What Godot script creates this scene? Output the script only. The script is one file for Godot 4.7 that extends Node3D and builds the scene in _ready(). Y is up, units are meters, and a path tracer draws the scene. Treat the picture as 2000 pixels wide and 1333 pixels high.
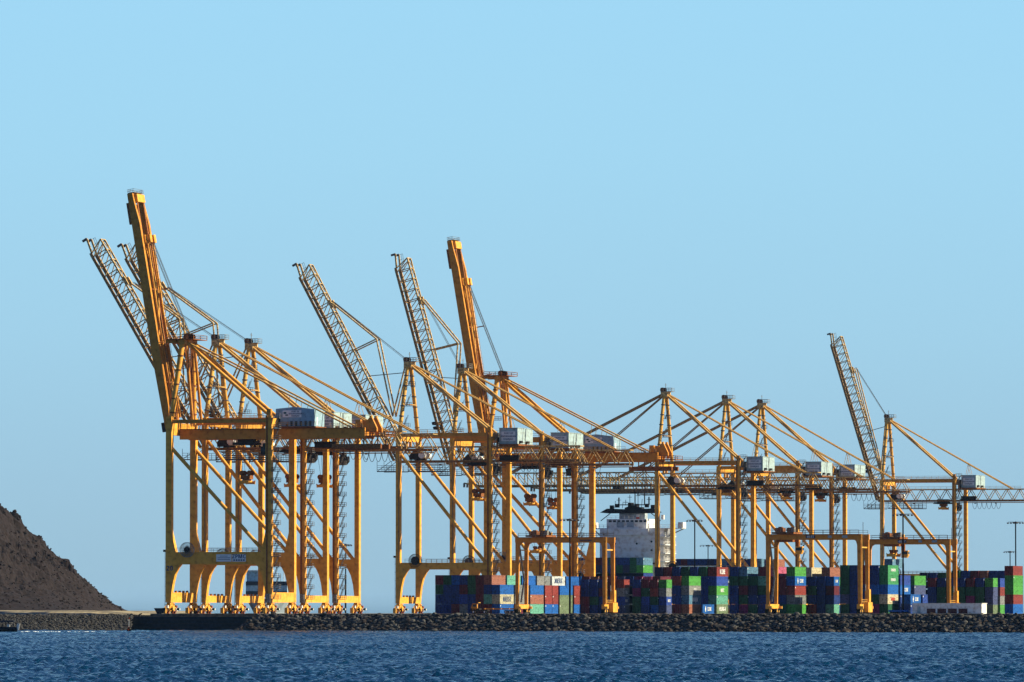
extends Node3D
# A container port seen across the water with a long lens.
# Units are metres. The camera stands at x = 0, z = 0 and looks along -z. The quay runs away to the right at TH from the view axis.
# Cranes, ships and containers share one turned frame: local x = landward, local y = up, local +z = along the quay towards the viewer.

const FPX := 13000.0          # focal length in pixels of a 2000 x 1333 picture
const HOR := 1198.0           # row of the horizon in that picture
const EYE := 4.8              # eye above the sea
const YARD := 4.6             # quay and yard above the sea
const TH := 0.29793           # 17.07 degrees
const GAUGE := 28.9           # waterside rail to landside rail
const HW := 9.75              # half the distance between the legs along the quay

var M := {}
var unit_box: BoxMesh
var unit_tube: CylinderMesh
var taken := {}
var rng := RandomNumberGenerator.new()
var fnt: SystemFont

func _ready() -> void:
	rng.seed = 20
	# ---- camera, sky, sun, exposure
	var cam := Camera3D.new()
	cam.name = "camera"
	add_child(cam)
	cam.position = Vector3(0, EYE, 0)
	cam.rotation.x = atan((HOR - 666.5) / FPX)
	cam.fov = rad_to_deg(2.0 * atan(666.5 / FPX))
	cam.near = 1.0
	cam.far = 80000.0
	cam.current = true
	var env := Environment.new()
	env.background_mode = Environment.BG_SKY
	env.tonemap_mode = Environment.TONE_MAPPER_LINEAR
	env.tonemap_exposure = 2.20
	env.sdfgi_enabled = true
	env.ssao_enabled = true
	env.ssil_enabled = true
	env.fog_enabled = true
	env.fog_density = 0.000008
	env.fog_light_color = Color(0.62, 0.80, 1.0)
	var sky := Sky.new()
	sky.sky_material = make_sky()
	env.sky = sky
	var we := WorldEnvironment.new()
	we.name = "world_environment"
	we.environment = env
	add_child(we)
	var sun := DirectionalLight3D.new()
	sun.name = "sun"
	add_child(sun)
	var az := deg_to_rad(3.0)      # the sun stands far to the right, square to the quay
	var el := deg_to_rad(33.0)
	var to_sun := Vector3(cos(az) * cos(el), sin(el), -sin(az) * cos(el))
	sun.look_at_from_position(Vector3.ZERO, -to_sun, Vector3.UP)
	sun.light_energy = 1.6
	sun.light_color = Color(1.0, 0.95, 0.80)
	sun.light_angular_distance = 0.5
	sun.shadow_enabled = true
	# ---- shared things
	unit_box = BoxMesh.new()
	unit_tube = CylinderMesh.new()
	unit_tube.top_radius = 0.5
	unit_tube.bottom_radius = 0.5
	unit_tube.height = 1.0
	unit_tube.radial_segments = 12
	unit_tube.rings = 0
	fnt = SystemFont.new()
	fnt.font_names = PackedStringArray(["Droid Sans"])
	fnt.font_weight = 700
	make_materials()
	# ---- the setting
	make_water()
	make_yard()
	make_hill()
	make_shore()
	make_breakwater()
	# ---- cranes
	make_cranes()
	# ---- yard and ships
	make_gantries()
	make_ships()
	make_containers()
	make_yard_things()
	make_boats()

# ------------------------------------------------------------------ sky and materials
func make_sky() -> PanoramaSkyMaterial:
	var h := 1024
	var im := Image.create(16, h, false, Image.FORMAT_RGBF)
	# elevation in degrees, linear colour of the clear air
	var stops := [[-90.0, Color(0.023, 0.045, 0.064)], [-3.0, Color(0.055, 0.109, 0.155)], [-0.3, Color(0.150, 0.236, 0.295)], [0.3, Color(0.152, 0.243, 0.305)], [1.2, Color(0.157, 0.261, 0.334)], [2.4, Color(0.164, 0.289, 0.373)], [4.0, Color(0.166, 0.309, 0.405)], [6.0, Color(0.161, 0.314, 0.425)], [10.0, Color(0.095, 0.195, 0.345)], [16.0, Color(0.052, 0.114, 0.264)], [28.0, Color(0.025, 0.057, 0.173)], [90.0, Color(0.010, 0.023, 0.086)]]
	for r in h:
		var e := 90.0 - (r + 0.5) / h * 180.0
		var c: Color = stops[0][1]
		for k in stops.size() - 1:
			if e >= stops[k][0] and e <= stops[k + 1][0]:
				var f: float = (e - stops[k][0]) / (stops[k + 1][0] - stops[k][0])
				c = (stops[k][1] as Color).lerp(stops[k + 1][1], f)
		for q in 16:
			im.set_pixel(q, r, c)
	var m := PanoramaSkyMaterial.new()
	m.panorama = ImageTexture.create_from_image(im)
	return m

func noise_tex(sd: int, fr: float, c0: Color, c1: Color, size := 512, oct := 4, lo := 0.3, hi := 0.7, rusty := false) -> NoiseTexture2D:
	var n := FastNoiseLite.new()
	n.seed = sd
	n.frequency = fr
	n.fractal_octaves = oct
	var t := NoiseTexture2D.new()
	t.width = size
	t.height = size
	t.seamless = true
	t.noise = n
	var g := Gradient.new()
	g.set_color(0, c0)
	g.set_color(1, c1)
	g.set_offset(0, lo)
	g.set_offset(1, hi)
	if rusty:
		g.add_point(lo + (hi - lo) * 0.18, c0.lerp(c1, 0.55))
	t.color_ramp = g
	return t

func srgb(r: float, g: float, b: float) -> Color:
	return Color(r, g, b).linear_to_srgb()

func mat(key: String, lin: Color, rough := 0.6, tex: Texture2D = null, tex_size := 6.0, metal := 0.0) -> StandardMaterial3D:
	var m := StandardMaterial3D.new()
	m.albedo_color = lin.linear_to_srgb()
	m.roughness = rough
	m.metallic = metal
	if tex:
		m.albedo_texture = tex
		m.uv1_triplanar = true
		m.uv1_world_triplanar = true
		m.uv1_scale = Vector3.ONE / tex_size
	m.metallic_specular = 0.25
	M[key] = m
	return m

func make_materials() -> void:
	var wear := noise_tex(3, 0.013, Color(0.80, 0.74, 0.70), Color(1, 1, 1), 512, 6, 0.22, 0.62, true)
	var grime := noise_tex(8, 0.02, Color(0.62, 0.60, 0.60), Color(1, 1, 1), 512, 5)
	mat("yellow", Color(0.69, 0.33, 0.05), 0.5, wear, 14.0)
	mat("orange", Color(0.52, 0.22, 0.035), 0.55, wear, 14.0)
	mat("pale_yellow", Color(0.62, 0.34, 0.07), 0.5, wear, 14.0)
	mat("truss", Color(0.68, 0.46, 0.19), 0.55, grime, 9.0)
	mat("stay", Color(0.52, 0.31, 0.1), 0.5, wear, 11.0)
	mat("stay_dark", Color(0.34, 0.21, 0.1), 0.55, wear, 11.0)
	mat("chord", Color(0.42, 0.25, 0.1), 0.6, grime, 9.0)
	mat("rust", Color(0.30, 0.11, 0.035), 0.7, grime, 5.0)
	mat("dark", Color(0.035, 0.03, 0.032), 0.6, grime, 5.0)
	mat("steel", Color(0.16, 0.15, 0.15), 0.5, grime, 6.0)
	mat("galv", Color(0.272, 0.264, 0.248), 0.5, grime, 6.0)
	mat("rope", Color(0.06, 0.055, 0.055), 0.6)
	mat("house", Color(0.2295, 0.357, 0.459), 0.55, wear, 10.0)
	mat("house_grey", Color(0.29, 0.39, 0.43), 0.55, wear, 10.0)
	mat("plate", Color(0.612, 0.629, 0.646), 0.5)
	mat("ink", Color(0.03, 0.05, 0.12), 0.6)
	mat("ink_red", Color(0.45, 0.05, 0.04), 0.6)
	mat("white", Color(0.663, 0.6715, 0.663), 0.5, wear, 9.0)
	mat("glass", Color(0.02, 0.03, 0.045), 0.12)
	mat("tyre", Color(0.02, 0.02, 0.02), 0.85)
	mat("red_wheel", Color(0.36, 0.08, 0.05), 0.6, grime, 3.0)
	mat("hull", Color(0.012, 0.018, 0.035), 0.5, grime, 12.0)
	mat("ship_white", Color(0.666, 0.684, 0.702), 0.5, wear, 16.0)
	mat("ship_grey", Color(0.30, 0.36, 0.42), 0.55, wear, 12.0)
	mat("deck_black", Color(0.012, 0.013, 0.022), 0.55, grime, 8.0)
	mat("concrete", Color(0.187, 0.1403, 0.102), 0.9, grime, 18.0)
	mat("sand", Color(0.288, 0.248, 0.176), 0.95, noise_tex(12, 0.02, Color(0.8, 0.78, 0.75), Color(1, 1, 1)), 22.0)
	mat("foam", Color(0.85, 0.88, 0.9), 0.8)
	mat("canopy", Color(0.03, 0.035, 0.05), 0.8)
	mat("teal", Color(0.03, 0.10, 0.12), 0.5, wear, 4.0)
	mat("buoy", Color(0.75, 0.12, 0.03), 0.5)
	mat("maroon_glass", Color(0.06, 0.012, 0.02), 0.25)
	# containers: [name, colour]
	var cc := {"n": Color(0.015, 0.042, 0.19), "k": Color(0.02, 0.022, 0.075), "b": Color(0.012, 0.1, 0.38), "i": Color(0.025, 0.062, 0.3), "s": Color(0.1, 0.21, 0.33), "x": Color(0.058, 0.075, 0.175), "m": Color(0.12, 0.02, 0.034), "r": Color(0.22, 0.04, 0.036), "o": Color(0.27, 0.11, 0.075), "g": Color(0.018, 0.092, 0.048), "G": Color(0.05, 0.25, 0.1), "l": Color(0.068, 0.28, 0.055), "t": Color(0.11, 0.33, 0.26), "e": Color(0.15, 0.2, 0.12), "y": Color(0.2, 0.21, 0.215), "w": Color(0.55, 0.57, 0.56), "c": Color(0.48, 0.43, 0.3), "p": Color(0.5, 0.11, 0.21), "u": Color(0.15, 0.018, 0.095)}
	var scuff := noise_tex(31, 0.02, Color(0.55, 0.50, 0.47), Color(1, 1, 1), 512, 6, 0.24, 0.58, true)
	for k in cc:
		mat("c_" + k, cc[k], 0.5, scuff, 7.0)
		var c2: Color = cc[k]
		mat("c2_" + k, Color(c2.r * 0.84, c2.g * 0.88, c2.b * 0.9), 0.55, scuff, 9.0)
	# hill and rock
	mat("hill", Color(0.0215, 0.0155, 0.0175), 0.95, noise_tex(40, 0.02, Color(0.55, 0.52, 0.5), Color(1, 1, 1), 1024, 6, 0.32, 0.62), 34.0)
	mat("rock", Color(0.058, 0.056, 0.058), 0.9, noise_tex(51, 0.02, Color(0.5, 0.48, 0.47), Color(1, 1, 1), 512, 5, 0.3, 0.65), 3.0)
	mat("rock_pale", Color(0.1, 0.098, 0.098), 0.9, noise_tex(52, 0.02, Color(0.55, 0.53, 0.5), Color(1, 1, 1), 512, 5, 0.3, 0.65), 3.0)
	mat("rock_brown", Color(0.056, 0.046, 0.045), 0.9, noise_tex(53, 0.02, Color(0.5, 0.45, 0.42), Color(1, 1, 1), 512, 5, 0.3, 0.65), 3.0)
	mat("crag", Color(0.018, 0.014, 0.015), 0.95)
	mat("rock_core", Color(0.03, 0.028, 0.03), 1.0)
	var w := StandardMaterial3D.new()
	w.albedo_color = srgb(0.0008, 0.022, 0.058)
	w.roughness = 0.13
	w.metallic_specular = 0.2
	var rn := FastNoiseLite.new()
	rn.seed = 77
	rn.frequency = 0.02
	rn.fractal_octaves = 4
	var nt := NoiseTexture2D.new()
	nt.width = 512
	nt.height = 512
	nt.seamless = true
	nt.as_normal_map = true
	nt.bump_strength = 9.0
	nt.noise = rn
	w.normal_enabled = true
	w.normal_texture = nt
	w.normal_scale = 1.0
	w.uv1_triplanar = true
	w.uv1_world_triplanar = true
	w.uv1_scale = Vector3.ONE / 4.0
	M["water"] = w

# ------------------------------------------------------------------ small helpers
func numbered(base: String) -> String:
	var n: int = taken.get(base, 0)
	taken[base] = n + 1
	return base if n == 0 else "%s_%03d" % [base, n]

func thing(called: String, label: String, category: String, at := Vector3.ZERO, turn := 0.0, group := "") -> Node3D:
	var o := Node3D.new()
	o.name = numbered(called)
	add_child(o)
	o.position = at
	o.rotation.y = turn
	tag(o, label, category, group)
	return o

func tag(o: Node, label: String, category: String, group := "", kind := "") -> void:
	if label != "":
		o.set_meta("label", label)
	if category != "":
		o.set_meta("category", category)
	if group != "":
		o.set_meta("group", group)
	if kind != "":
		o.set_meta("kind", kind)

func mi(parent: Node, called: String, mesh: Mesh, m: Material, xf := Transform3D.IDENTITY) -> MeshInstance3D:
	var o := MeshInstance3D.new()
	o.name = called
	o.mesh = mesh
	o.material_override = m
	o.transform = xf
	parent.add_child(o, true)
	return o

func frame_for(a: Vector3, b: Vector3, w: float, h: float) -> Transform3D:
	var d := b - a
	var l := d.length()
	d /= l
	var ref := Vector3(0, 0, 1) if absf(d.z) < 0.9 else Vector3(0, 1, 0)
	var x := d.cross(ref).normalized()
	var z := x.cross(d).normalized()
	return Transform3D(Basis(x * w, d * l, z * h), (a + b) * 0.5)

func bar(parent: Node, called: String, a: Vector3, b: Vector3, w: float, h: float, m: Material) -> MeshInstance3D:
	return mi(parent, called, unit_box, m, frame_for(a, b, w, h))

func tube(parent: Node, called: String, a: Vector3, b: Vector3, d: float, m: Material) -> MeshInstance3D:
	return mi(parent, called, unit_tube, m, frame_for(a, b, d, d))

func blk(parent: Node, called: String, c: Vector3, s: Vector3, m: Material) -> MeshInstance3D:
	return mi(parent, called, unit_box, m, Transform3D(Basis.from_scale(s), c))

func st_new() -> SurfaceTool:
	var st := SurfaceTool.new()
	st.begin(Mesh.PRIMITIVE_TRIANGLES)
	return st

func quad(st: SurfaceTool, a: Vector3, b: Vector3, c: Vector3, d: Vector3) -> void:
	# a b c d run clockwise seen from the front
	var n := (c - a).cross(b - a).normalized()
	for p in [a, b, c, a, c, d]:
		st.set_normal(n)
		st.add_vertex(p)

func add_xbox(st: SurfaceTool, xf: Transform3D) -> void:
	var p := []
	for i in 8:
		p.append(xf * Vector3(0.5 if i & 1 else -0.5, 0.5 if i & 2 else -0.5, 0.5 if i & 4 else -0.5))
	for f in [[4, 6, 7, 5], [1, 3, 2, 0], [5, 7, 3, 1], [0, 2, 6, 4], [6, 2, 3, 7], [0, 4, 5, 1]]:
		quad(st, p[f[0]], p[f[1]], p[f[2]], p[f[3]])

func add_box(st: SurfaceTool, c: Vector3, s: Vector3) -> void:
	add_xbox(st, Transform3D(Basis.from_scale(s), c))

func add_bar(st: SurfaceTool, a: Vector3, b: Vector3, w: float, h: float) -> void:
	add_xbox(st, frame_for(a, b, w, h))

func add_tube(st: SurfaceTool, a: Vector3, b: Vector3, d: float, n := 8) -> void:
	var xf := frame_for(a, b, d, d)
	var c0 := xf * Vector3(0, -0.5, 0)
	var c1 := xf * Vector3(0, 0.5, 0)
	for i in n:
		var t0 := TAU * i / n
		var t1 := TAU * (i + 1) / n
		var q0 := Vector3(cos(t0) * 0.5, 0, sin(t0) * 0.5)
		var q1 := Vector3(cos(t1) * 0.5, 0, sin(t1) * 0.5)
		var n0 := (xf.basis * q0).normalized()
		var n1 := (xf.basis * q1).normalized()
		var v := [xf * (q0 + Vector3(0, -0.5, 0)), xf * (q0 + Vector3(0, 0.5, 0)), xf * (q1 + Vector3(0, 0.5, 0)), xf * (q1 + Vector3(0, -0.5, 0))]
		var nn := [n0, n0, n1, n1]
		for k in [0, 1, 2, 0, 2, 3]:
			st.set_normal(nn[k])
			st.add_vertex(v[k])
		quad(st, c1, v[2], v[1], c1)
		quad(st, c0, v[0], v[3], c0)

func prism(poly: PackedVector2Array, z0: float, z1: float) -> ArrayMesh:
	var st := st_new()
	add_prism(st, poly, z0, z1)
	return st.commit()

func add_prism(st: SurfaceTool, poly: PackedVector2Array, z0: float, z1: float) -> void:
	var p := poly
	if Geometry2D.is_polygon_clockwise(p):
		p.reverse()
	var tri := Geometry2D.triangulate_polygon(p)
	for k in range(0, tri.size(), 3):
		var a := p[tri[k]]
		var b := p[tri[k + 1]]
		var c := p[tri[k + 2]]
		if (b - a).cross(c - a) < 0:
			var s := b
			b = c
			c = s
		for e in [[z1, 1.0], [z0, -1.0]]:
			st.set_normal(Vector3(0, 0, e[1]))
			st.add_vertex(Vector3(a.x, a.y, e[0]))
			st.set_normal(Vector3(0, 0, e[1]))
			var s1 := c if e[1] > 0 else b
			var s2 := b if e[1] > 0 else c
			st.add_vertex(Vector3(s1.x, s1.y, e[0]))
			st.set_normal(Vector3(0, 0, e[1]))
			st.add_vertex(Vector3(s2.x, s2.y, e[0]))
	for k in p.size():
		var a := p[k]
		var b := p[(k + 1) % p.size()]
		quad(st, Vector3(a.x, a.y, z0), Vector3(a.x, a.y, z1), Vector3(b.x, b.y, z1), Vector3(b.x, b.y, z0))

func word(parent: Node, called: String, s: String, height: float, at: Vector3, turn: float, m: Material) -> MeshInstance3D:
	var t := TextMesh.new()
	t.font = fnt
	t.text = s
	t.font_size = 32
	t.pixel_size = height / 23.0
	t.depth = 0.03
	t.curve_step = 2.0
	return mi(parent, called, t, m, Transform3D(Basis(Vector3.UP, turn), at))

# a point of the quay frame: t metres along the waterside rail, at yard level
func on_quay(t: float) -> Vector3:
	return Vector3(-81.9 + t * sin(TH), YARD, -(1861.0 + t * cos(TH)))

# the point on the ground that is seen in column u at distance z
func ground_at(u: float, z: float, y := YARD) -> Vector3:
	return Vector3((u - 1000.0) / FPX * z, y, -z)

func along(x: float, z: float) -> Vector3:    # quay frame to world, as a direction
	return Vector3(cos(TH) * x - sin(TH) * z, 0, sin(TH) * x + cos(TH) * z)

# ------------------------------------------------------------------ quay cranes
var shapes := {}

func make_shared_crane_shapes() -> void:
	# a landing of the stairs on a leg: plate, three rails, posts
	var st := st_new()
	add_box(st, Vector3(1.15, 0, 0), Vector3(2.3, 0.14, 1.6))
	for hh in [0.55, 1.1]:
		add_bar(st, Vector3(0.1, hh, 0.78), Vector3(2.28, hh, 0.78), 0.09, 0.09)
		add_bar(st, Vector3(0.1, hh, -0.78), Vector3(2.28, hh, -0.78), 0.09, 0.09)
		add_bar(st, Vector3(2.26, hh, -0.78), Vector3(2.26, hh, 0.78), 0.09, 0.09)
	for px in [0.1, 1.2, 2.26]:
		for pz in [-0.78, 0.78]:
			add_bar(st, Vector3(px, 0, pz), Vector3(px, 1.1, pz), 0.09, 0.09)
	shapes["landing"] = st.commit()
	# a sloping ladder with a hooped cage, 2.9 m high
	st = st_new()
	for zz in [-0.3, 0.3]:
		add_bar(st, Vector3(0.5, 0, zz), Vector3(1.5, 2.9, zz), 0.12, 0.07)
		add_bar(st, Vector3(1.0, 0.9, zz), Vector3(2.0, 3.6, zz), 0.07, 0.07)
	for k in 8:
		var f := (k + 0.5) / 8.0
		add_bar(st, Vector3(0.5 + f, 2.9 * f, -0.3), Vector3(0.5 + f, 2.9 * f, 0.3), 0.1, 0.06)
	shapes["ladder"] = st.commit()
	# a cable reel: hub, disc, spokes and rim, axis along z
	for kind in ["open", "full"]:
		st = st_new()
		var r := 2.0
		add_tube(st, Vector3(0, 0, -0.45), Vector3(0, 0, 0.45), 1.5 if kind == "open" else 2.6, 20)
		add_tube(st, Vector3(0, 0, -0.5), Vector3(0, 0, 0.6), 0.7, 12)
		for k in 32:
			var a := TAU * k / 32
			var b := TAU * (k + 1) / 32
			for zz in [-0.4, 0.4]:
				add_bar(st, Vector3(cos(a) * 0.6, sin(a) * 0.6, zz), Vector3(cos(a) * r, sin(a) * r, zz), 0.07, 0.07)
				add_bar(st, Vector3(cos(a) * r, sin(a) * r, zz), Vector3(cos(b) * r, sin(b) * r, zz), 0.1, 0.1)
		shapes["reel_" + kind] = st.commit()
	# equalizer beam of a travelling gear (runs along z)
	var side := PackedVector2Array([Vector2(-1.0, 2.45), Vector2(1.0, 2.45), Vector2(1.2, 2.1), Vector2(2.9, 1.35), Vector2(2.9, 1.0), Vector2(1.8, 1.0), Vector2(0.6, 1.6), Vector2(-0.6, 1.6), Vector2(-1.8, 1.0), Vector2(-2.9, 1.0), Vector2(-2.9, 1.35), Vector2(-1.2, 2.1)])
	shapes["equalizer"] = prism(side, -0.55, 0.55)
	shapes["balancer"] = prism(PackedVector2Array([Vector2(-0.35, 1.15), Vector2(0.35, 1.15), Vector2(1.3, 0.75), Vector2(1.3, 0.42), Vector2(-1.3, 0.42), Vector2(-1.3, 0.75)]), -0.5, 0.5)
	shapes["yoke"] = prism(PackedVector2Array([Vector2(-0.55, 2.3), Vector2(0.55, 2.3), Vector2(0.25, 1.5), Vector2(0.5, 0.7), Vector2(-0.1, 0.6), Vector2(-0.45, 1.4)]), -0.07, 0.07)
	st = st_new()
	add_tube(st, Vector3(-0.28, 0, 0), Vector3(0.28, 0, 0), 0.72, 14)
	add_tube(st, Vector3(-0.36, 0, 0), Vector3(0.36, 0, 0), 0.3, 8)
	shapes["wheel"] = st.commit()
	st = st_new()
	add_box(st, Vector3(0, 0, 0), Vector3(0.6, 0.7, 0.9))
	add_tube(st, Vector3(0.2, 0.1, 0), Vector3(1.15, 0.1, 0), 0.5, 10)
	shapes["motor"] = st.commit()
	# festoon loops
	st = st_new()
	for k in 6:
		var x0 := k * 1.9
		var prev := Vector3(x0, 0, 0)
		for j in range(1, 11):
			var f := j / 10.0
			var p := Vector3(x0 + 1.9 * f, -2.7 * pow(sin(PI * f), 0.6), 0)
			add_bar(st, prev, p, 0.11, 0.16)
			prev = p
	shapes["festoon"] = st.commit()
	# lifting spreader: frame along z, end beams, head block with sheaves
	st = st_new()
	add_box(st, Vector3(0, 0.35, 0), Vector3(1.2, 0.5, 5.6))
	for e in [-1, 1]:
		add_box(st, Vector3(0, 0.15, e * 2.9), Vector3(2.44, 0.5, 0.35))
		add_box(st, Vector3(0, -0.25, e * 2.9), Vector3(2.6, 0.35, 0.2))
		for f in [-1, 1]:
			add_bar(st, Vector3(f * 1.2, -0.5, e * 2.95), Vector3(f * 1.35, 0.6, e * 2.95), 0.25, 0.18)
	shapes["spreader"] = st.commit()
	st = st_new()
	add_box(st, Vector3(0, 1.25, 0), Vector3(2.0, 0.8, 2.4))
	add_box(st, Vector3(0, 0.75, 0), Vector3(1.3, 0.5, 1.8))
	for sx in [-1, 1]:
		for sz in [-1, 1]:
			add_tube(st, Vector3(sx * 0.8, 2.1, sz * 0.8 - 0.15), Vector3(sx * 0.8, 2.1, sz * 0.8 + 0.15), 1.1, 14)
	shapes["head_block"] = st.commit()
	# apex head platform with rails
	st = st_new()
	add_box(st, Vector3(0, 0, 0), Vector3(4.6, 0.2, 4.6))
	for hh in [0.6, 1.2]:
		for s in [-1, 1]:
			add_bar(st, Vector3(-2.3, hh, s * 2.3), Vector3(2.3, hh, s * 2.3), 0.1, 0.1)
			add_bar(st, Vector3(s * 2.3, hh, -2.3), Vector3(s * 2.3, hh, 2.3), 0.1, 0.1)
	for k in 5:
		for s in [-1, 1]:
			add_bar(st, Vector3(-2.3 + k * 1.15, 0, s * 2.3), Vector3(-2.3 + k * 1.15, 1.2, s * 2.3), 0.09, 0.09)
	shapes["apex_platform"] = st.commit()

func travelling_gear(c: Node3D, x: float, z: float, body: Material) -> void:
	var turn := Basis(Vector3.UP, PI / 2)
	var g := mi(c, "travelling_gear", shapes["equalizer"], body, Transform3D(turn, Vector3(x, 0, z)))
	g.scale = Vector3(1.12, 1.24, 1.0)
	for s in [-1, 1]:
		mi(g, "balancer", shapes["balancer"], M["rust"], Transform3D(Basis.IDENTITY, Vector3(s * 2.35, 0, 0)))
		for w in [-1, 1]:
			mi(g, "wheel", shapes["wheel"], M["red_wheel"], Transform3D(turn, Vector3(s * 2.35 + w * 0.8, 0.36, 0)))
		mi(g, "drive_motor", shapes["motor"], M["white"] if s > 0 else M["pale_yellow"], Transform3D(turn.inverse(), Vector3(s * 2.35, 0.9, 0.75)))
	for s in [1, -1]:
		mi(g, "yoke", shapes["yoke"], M["yellow"], Transform3D(Basis.IDENTITY, Vector3(s * 1.15, 0, 0.62)))
		blk(g, "brake_box", Vector3(s * 3.1, 1.55, 0.45), Vector3(0.7, 0.55, 0.6), M["red_wheel"] if s > 0 else M["white"])
		bar(g, "hose", Vector3(s * 0.5, 2.2, 0.7), Vector3(s * 2.9, 1.5, 0.75), 0.1, 0.1, M["dark"])
	blk(g, "gear_case", Vector3(0, 1.25, 0.75), Vector3(1.1, 0.8, 0.5), M["pale_yellow"])
	blk(g, "rail_clamp", Vector3(-4.0, 0.7, 0), Vector3(0.5, 1.2, 0.9), M["pale_yellow"])
	bar(g, "buffer", Vector3(3.7, 0.8, 0), Vector3(4.5, 0.8, 0), 0.4, 0.4, M["red_wheel"])

func stairs(c: Node3D, x: float, z: float, y0: float, y1: float) -> void:
	var y := y0
	var k := 0
	while y < y1:
		var flip := Basis(Vector3.UP, 0.0)
		mi(c, "stair_landing", shapes["landing"], M["steel"], Transform3D(flip, Vector3(x, y, z)))
		if y + 2.9 < y1:
			mi(c, "stair_ladder", shapes["ladder"], M["steel"], Transform3D(Basis.IDENTITY, Vector3(x + 0.1, y, z + (0.35 if k % 2 == 0 else -0.35))))
		y += 2.9
		k += 1

func railing(c: Node3D, called: String, a: Vector3, b: Vector3, step: float, m: Material) -> void:
	var st := st_new()
	for h in [0.55, 1.1]:
		add_bar(st, Vector3(0, h, 0), b - a + Vector3(0, h, 0), 0.085, 0.085)
	var n := int((b - a).length() / step)
	for k in n + 1:
		var p := (b - a) * (float(k) / n)
		add_bar(st, p, p + Vector3(0, 1.1, 0), 0.085, 0.085)
	mi(c, called, st.commit(), m, Transform3D(Basis.IDENTITY, a))

# legs, sills, portal beams, braces, gear, stairs, reel: the lower works that every quay crane here has
func lower_works(c: Node3D, yt: float, leg_w: float, big: bool, paint: Material) -> void:
	var pb := 13.45
	var pt := 16.85 if big else 15.4
	var sb := 3.05
	var sill_top := 5.8 if big else 5.0
	var hw := leg_w * 0.5
	var ws := PackedVector2Array([Vector2(-hw, sb), Vector2(hw - 0.1, sb), Vector2(hw + 0.05, sill_top), Vector2(hw + 0.45, 8.2), Vector2(hw + 1.1, 10.8), Vector2(hw + 2.0, 12.6), Vector2(hw + 2.7, pb), Vector2(hw + (1.3 if big else 0.0), pt), Vector2(hw, pt + (5.4 if big else 0.1)), Vector2(hw, yt), Vector2(-hw, yt)])
	var ls := PackedVector2Array()
	for p in ws:
		ls.append(Vector2(-p.x, p.y))
	var ws_mesh := prism(ws, -0.85, 0.85)
	var ls_mesh := prism(ls, -0.85, 0.85)
	for s in [1, -1]:
		mi(c, "waterside_leg", ws_mesh, paint, Transform3D(Basis.IDENTITY, Vector3(0, 0, s * HW)))
		mi(c, "landside_leg", ls_mesh, paint, Transform3D(Basis.IDENTITY, Vector3(GAUGE, 0, s * HW)))
		bar(c, "portal_beam", Vector3(hw + 0.3, (pb + pt) * 0.5, s * HW), Vector3(GAUGE - hw - 0.3, (pb + pt) * 0.5, s * HW), pt - pb, 1.5, paint)
		tube(c, "diagonal_brace", Vector3(hw * 0.5, 48.6 if not big else 45.5, s * HW), Vector3(GAUGE - 1.2, pt - 0.2, s * HW), 1.05, paint)
		for x in [0.0, GAUGE]:
			travelling_gear(c, x, s * (HW - 0.6), paint)
		railing(c, "portal_railing", Vector3(2.2, pt, s * (HW + 0.6)), Vector3(GAUGE - 3, pt, s * (HW + 0.6)), 1.6, M["galv"])
	for x in [0.0, GAUGE]:
		bar(c, "sill_beam", Vector3(x, (sb + sill_top) * 0.5, -HW + 0.86), Vector3(x, (sb + sill_top) * 0.5, HW - 0.86), leg_w * 0.9, sill_top - sb, paint)
	# small upstands on the waterside sill
	for k in 4:
		blk(c, "sill_lug", Vector3(0, sill_top + 0.25, -4.5 + k * 3.0), Vector3(0.5, 0.5, 0.8), M["rust"])
	stairs(c, GAUGE + hw, HW + 0.1, 4.0, yt + 1.0)
	blk(c, "lift_cage", Vector3(GAUGE + hw * 0.2, 4.2, HW + 1.25), Vector3(1.2, 2.4, 0.8), M["galv"])
	bar(c, "lift_mast", Vector3(GAUGE - hw * 0.4, 3.0, HW + 1.05), Vector3(GAUGE - hw * 0.4, yt, HW + 1.05), 0.34, 0.3, M["rust"])
	tube(c, "conduit", Vector3(-hw - 0.45, 1.5, HW), Vector3(-hw - 0.45, 17.0, HW), 0.12, M["galv"])
	for k in 6:
		bar(c, "conduit_bracket", Vector3(-hw - 0.6, 2.5 + k * 2.5, HW), Vector3(-hw, 2.5 + k * 2.5, HW), 0.1, 0.1, M["galv"])
	blk(c, "floodlight", Vector3(-hw - 0.5, 17.2, HW), Vector3(0.8, 0.6, 0.7), M["dark"])
	mi(c, "cable_reel", shapes["reel_open"] if big else shapes["reel_full"], M["galv"] if big else M["dark"], Transform3D(Basis.IDENTITY, Vector3(5.6, pt + 0.6, HW + (1.3 if big else 0.9))))
	if big:
		mi(c, "reel_hub", shapes["wheel"], M["dark"], Transform3D(Basis(Vector3.UP, PI / 2).scaled(Vector3(2.2, 2.2, 2.2)), Vector3(5.6, pt + 0.6, HW + 1.3)))

func upper_beams(c: Node3D, yt: float, paint: Material) -> void:
	for x in [0.0, GAUGE]:
		bar(c, "upper_cross_beam", Vector3(x, yt - 1.2, -HW + 0.86), Vector3(x, yt - 1.2, HW - 0.86), 1.2, 2.2, paint)
	for s in [1, -1]:
		bar(c, "tie_beam", Vector3(0.66, yt - 0.55, s * HW), Vector3(GAUGE - 0.66, yt - 0.55, s * HW), 1.1, 0.9, M["orange"])

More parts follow.
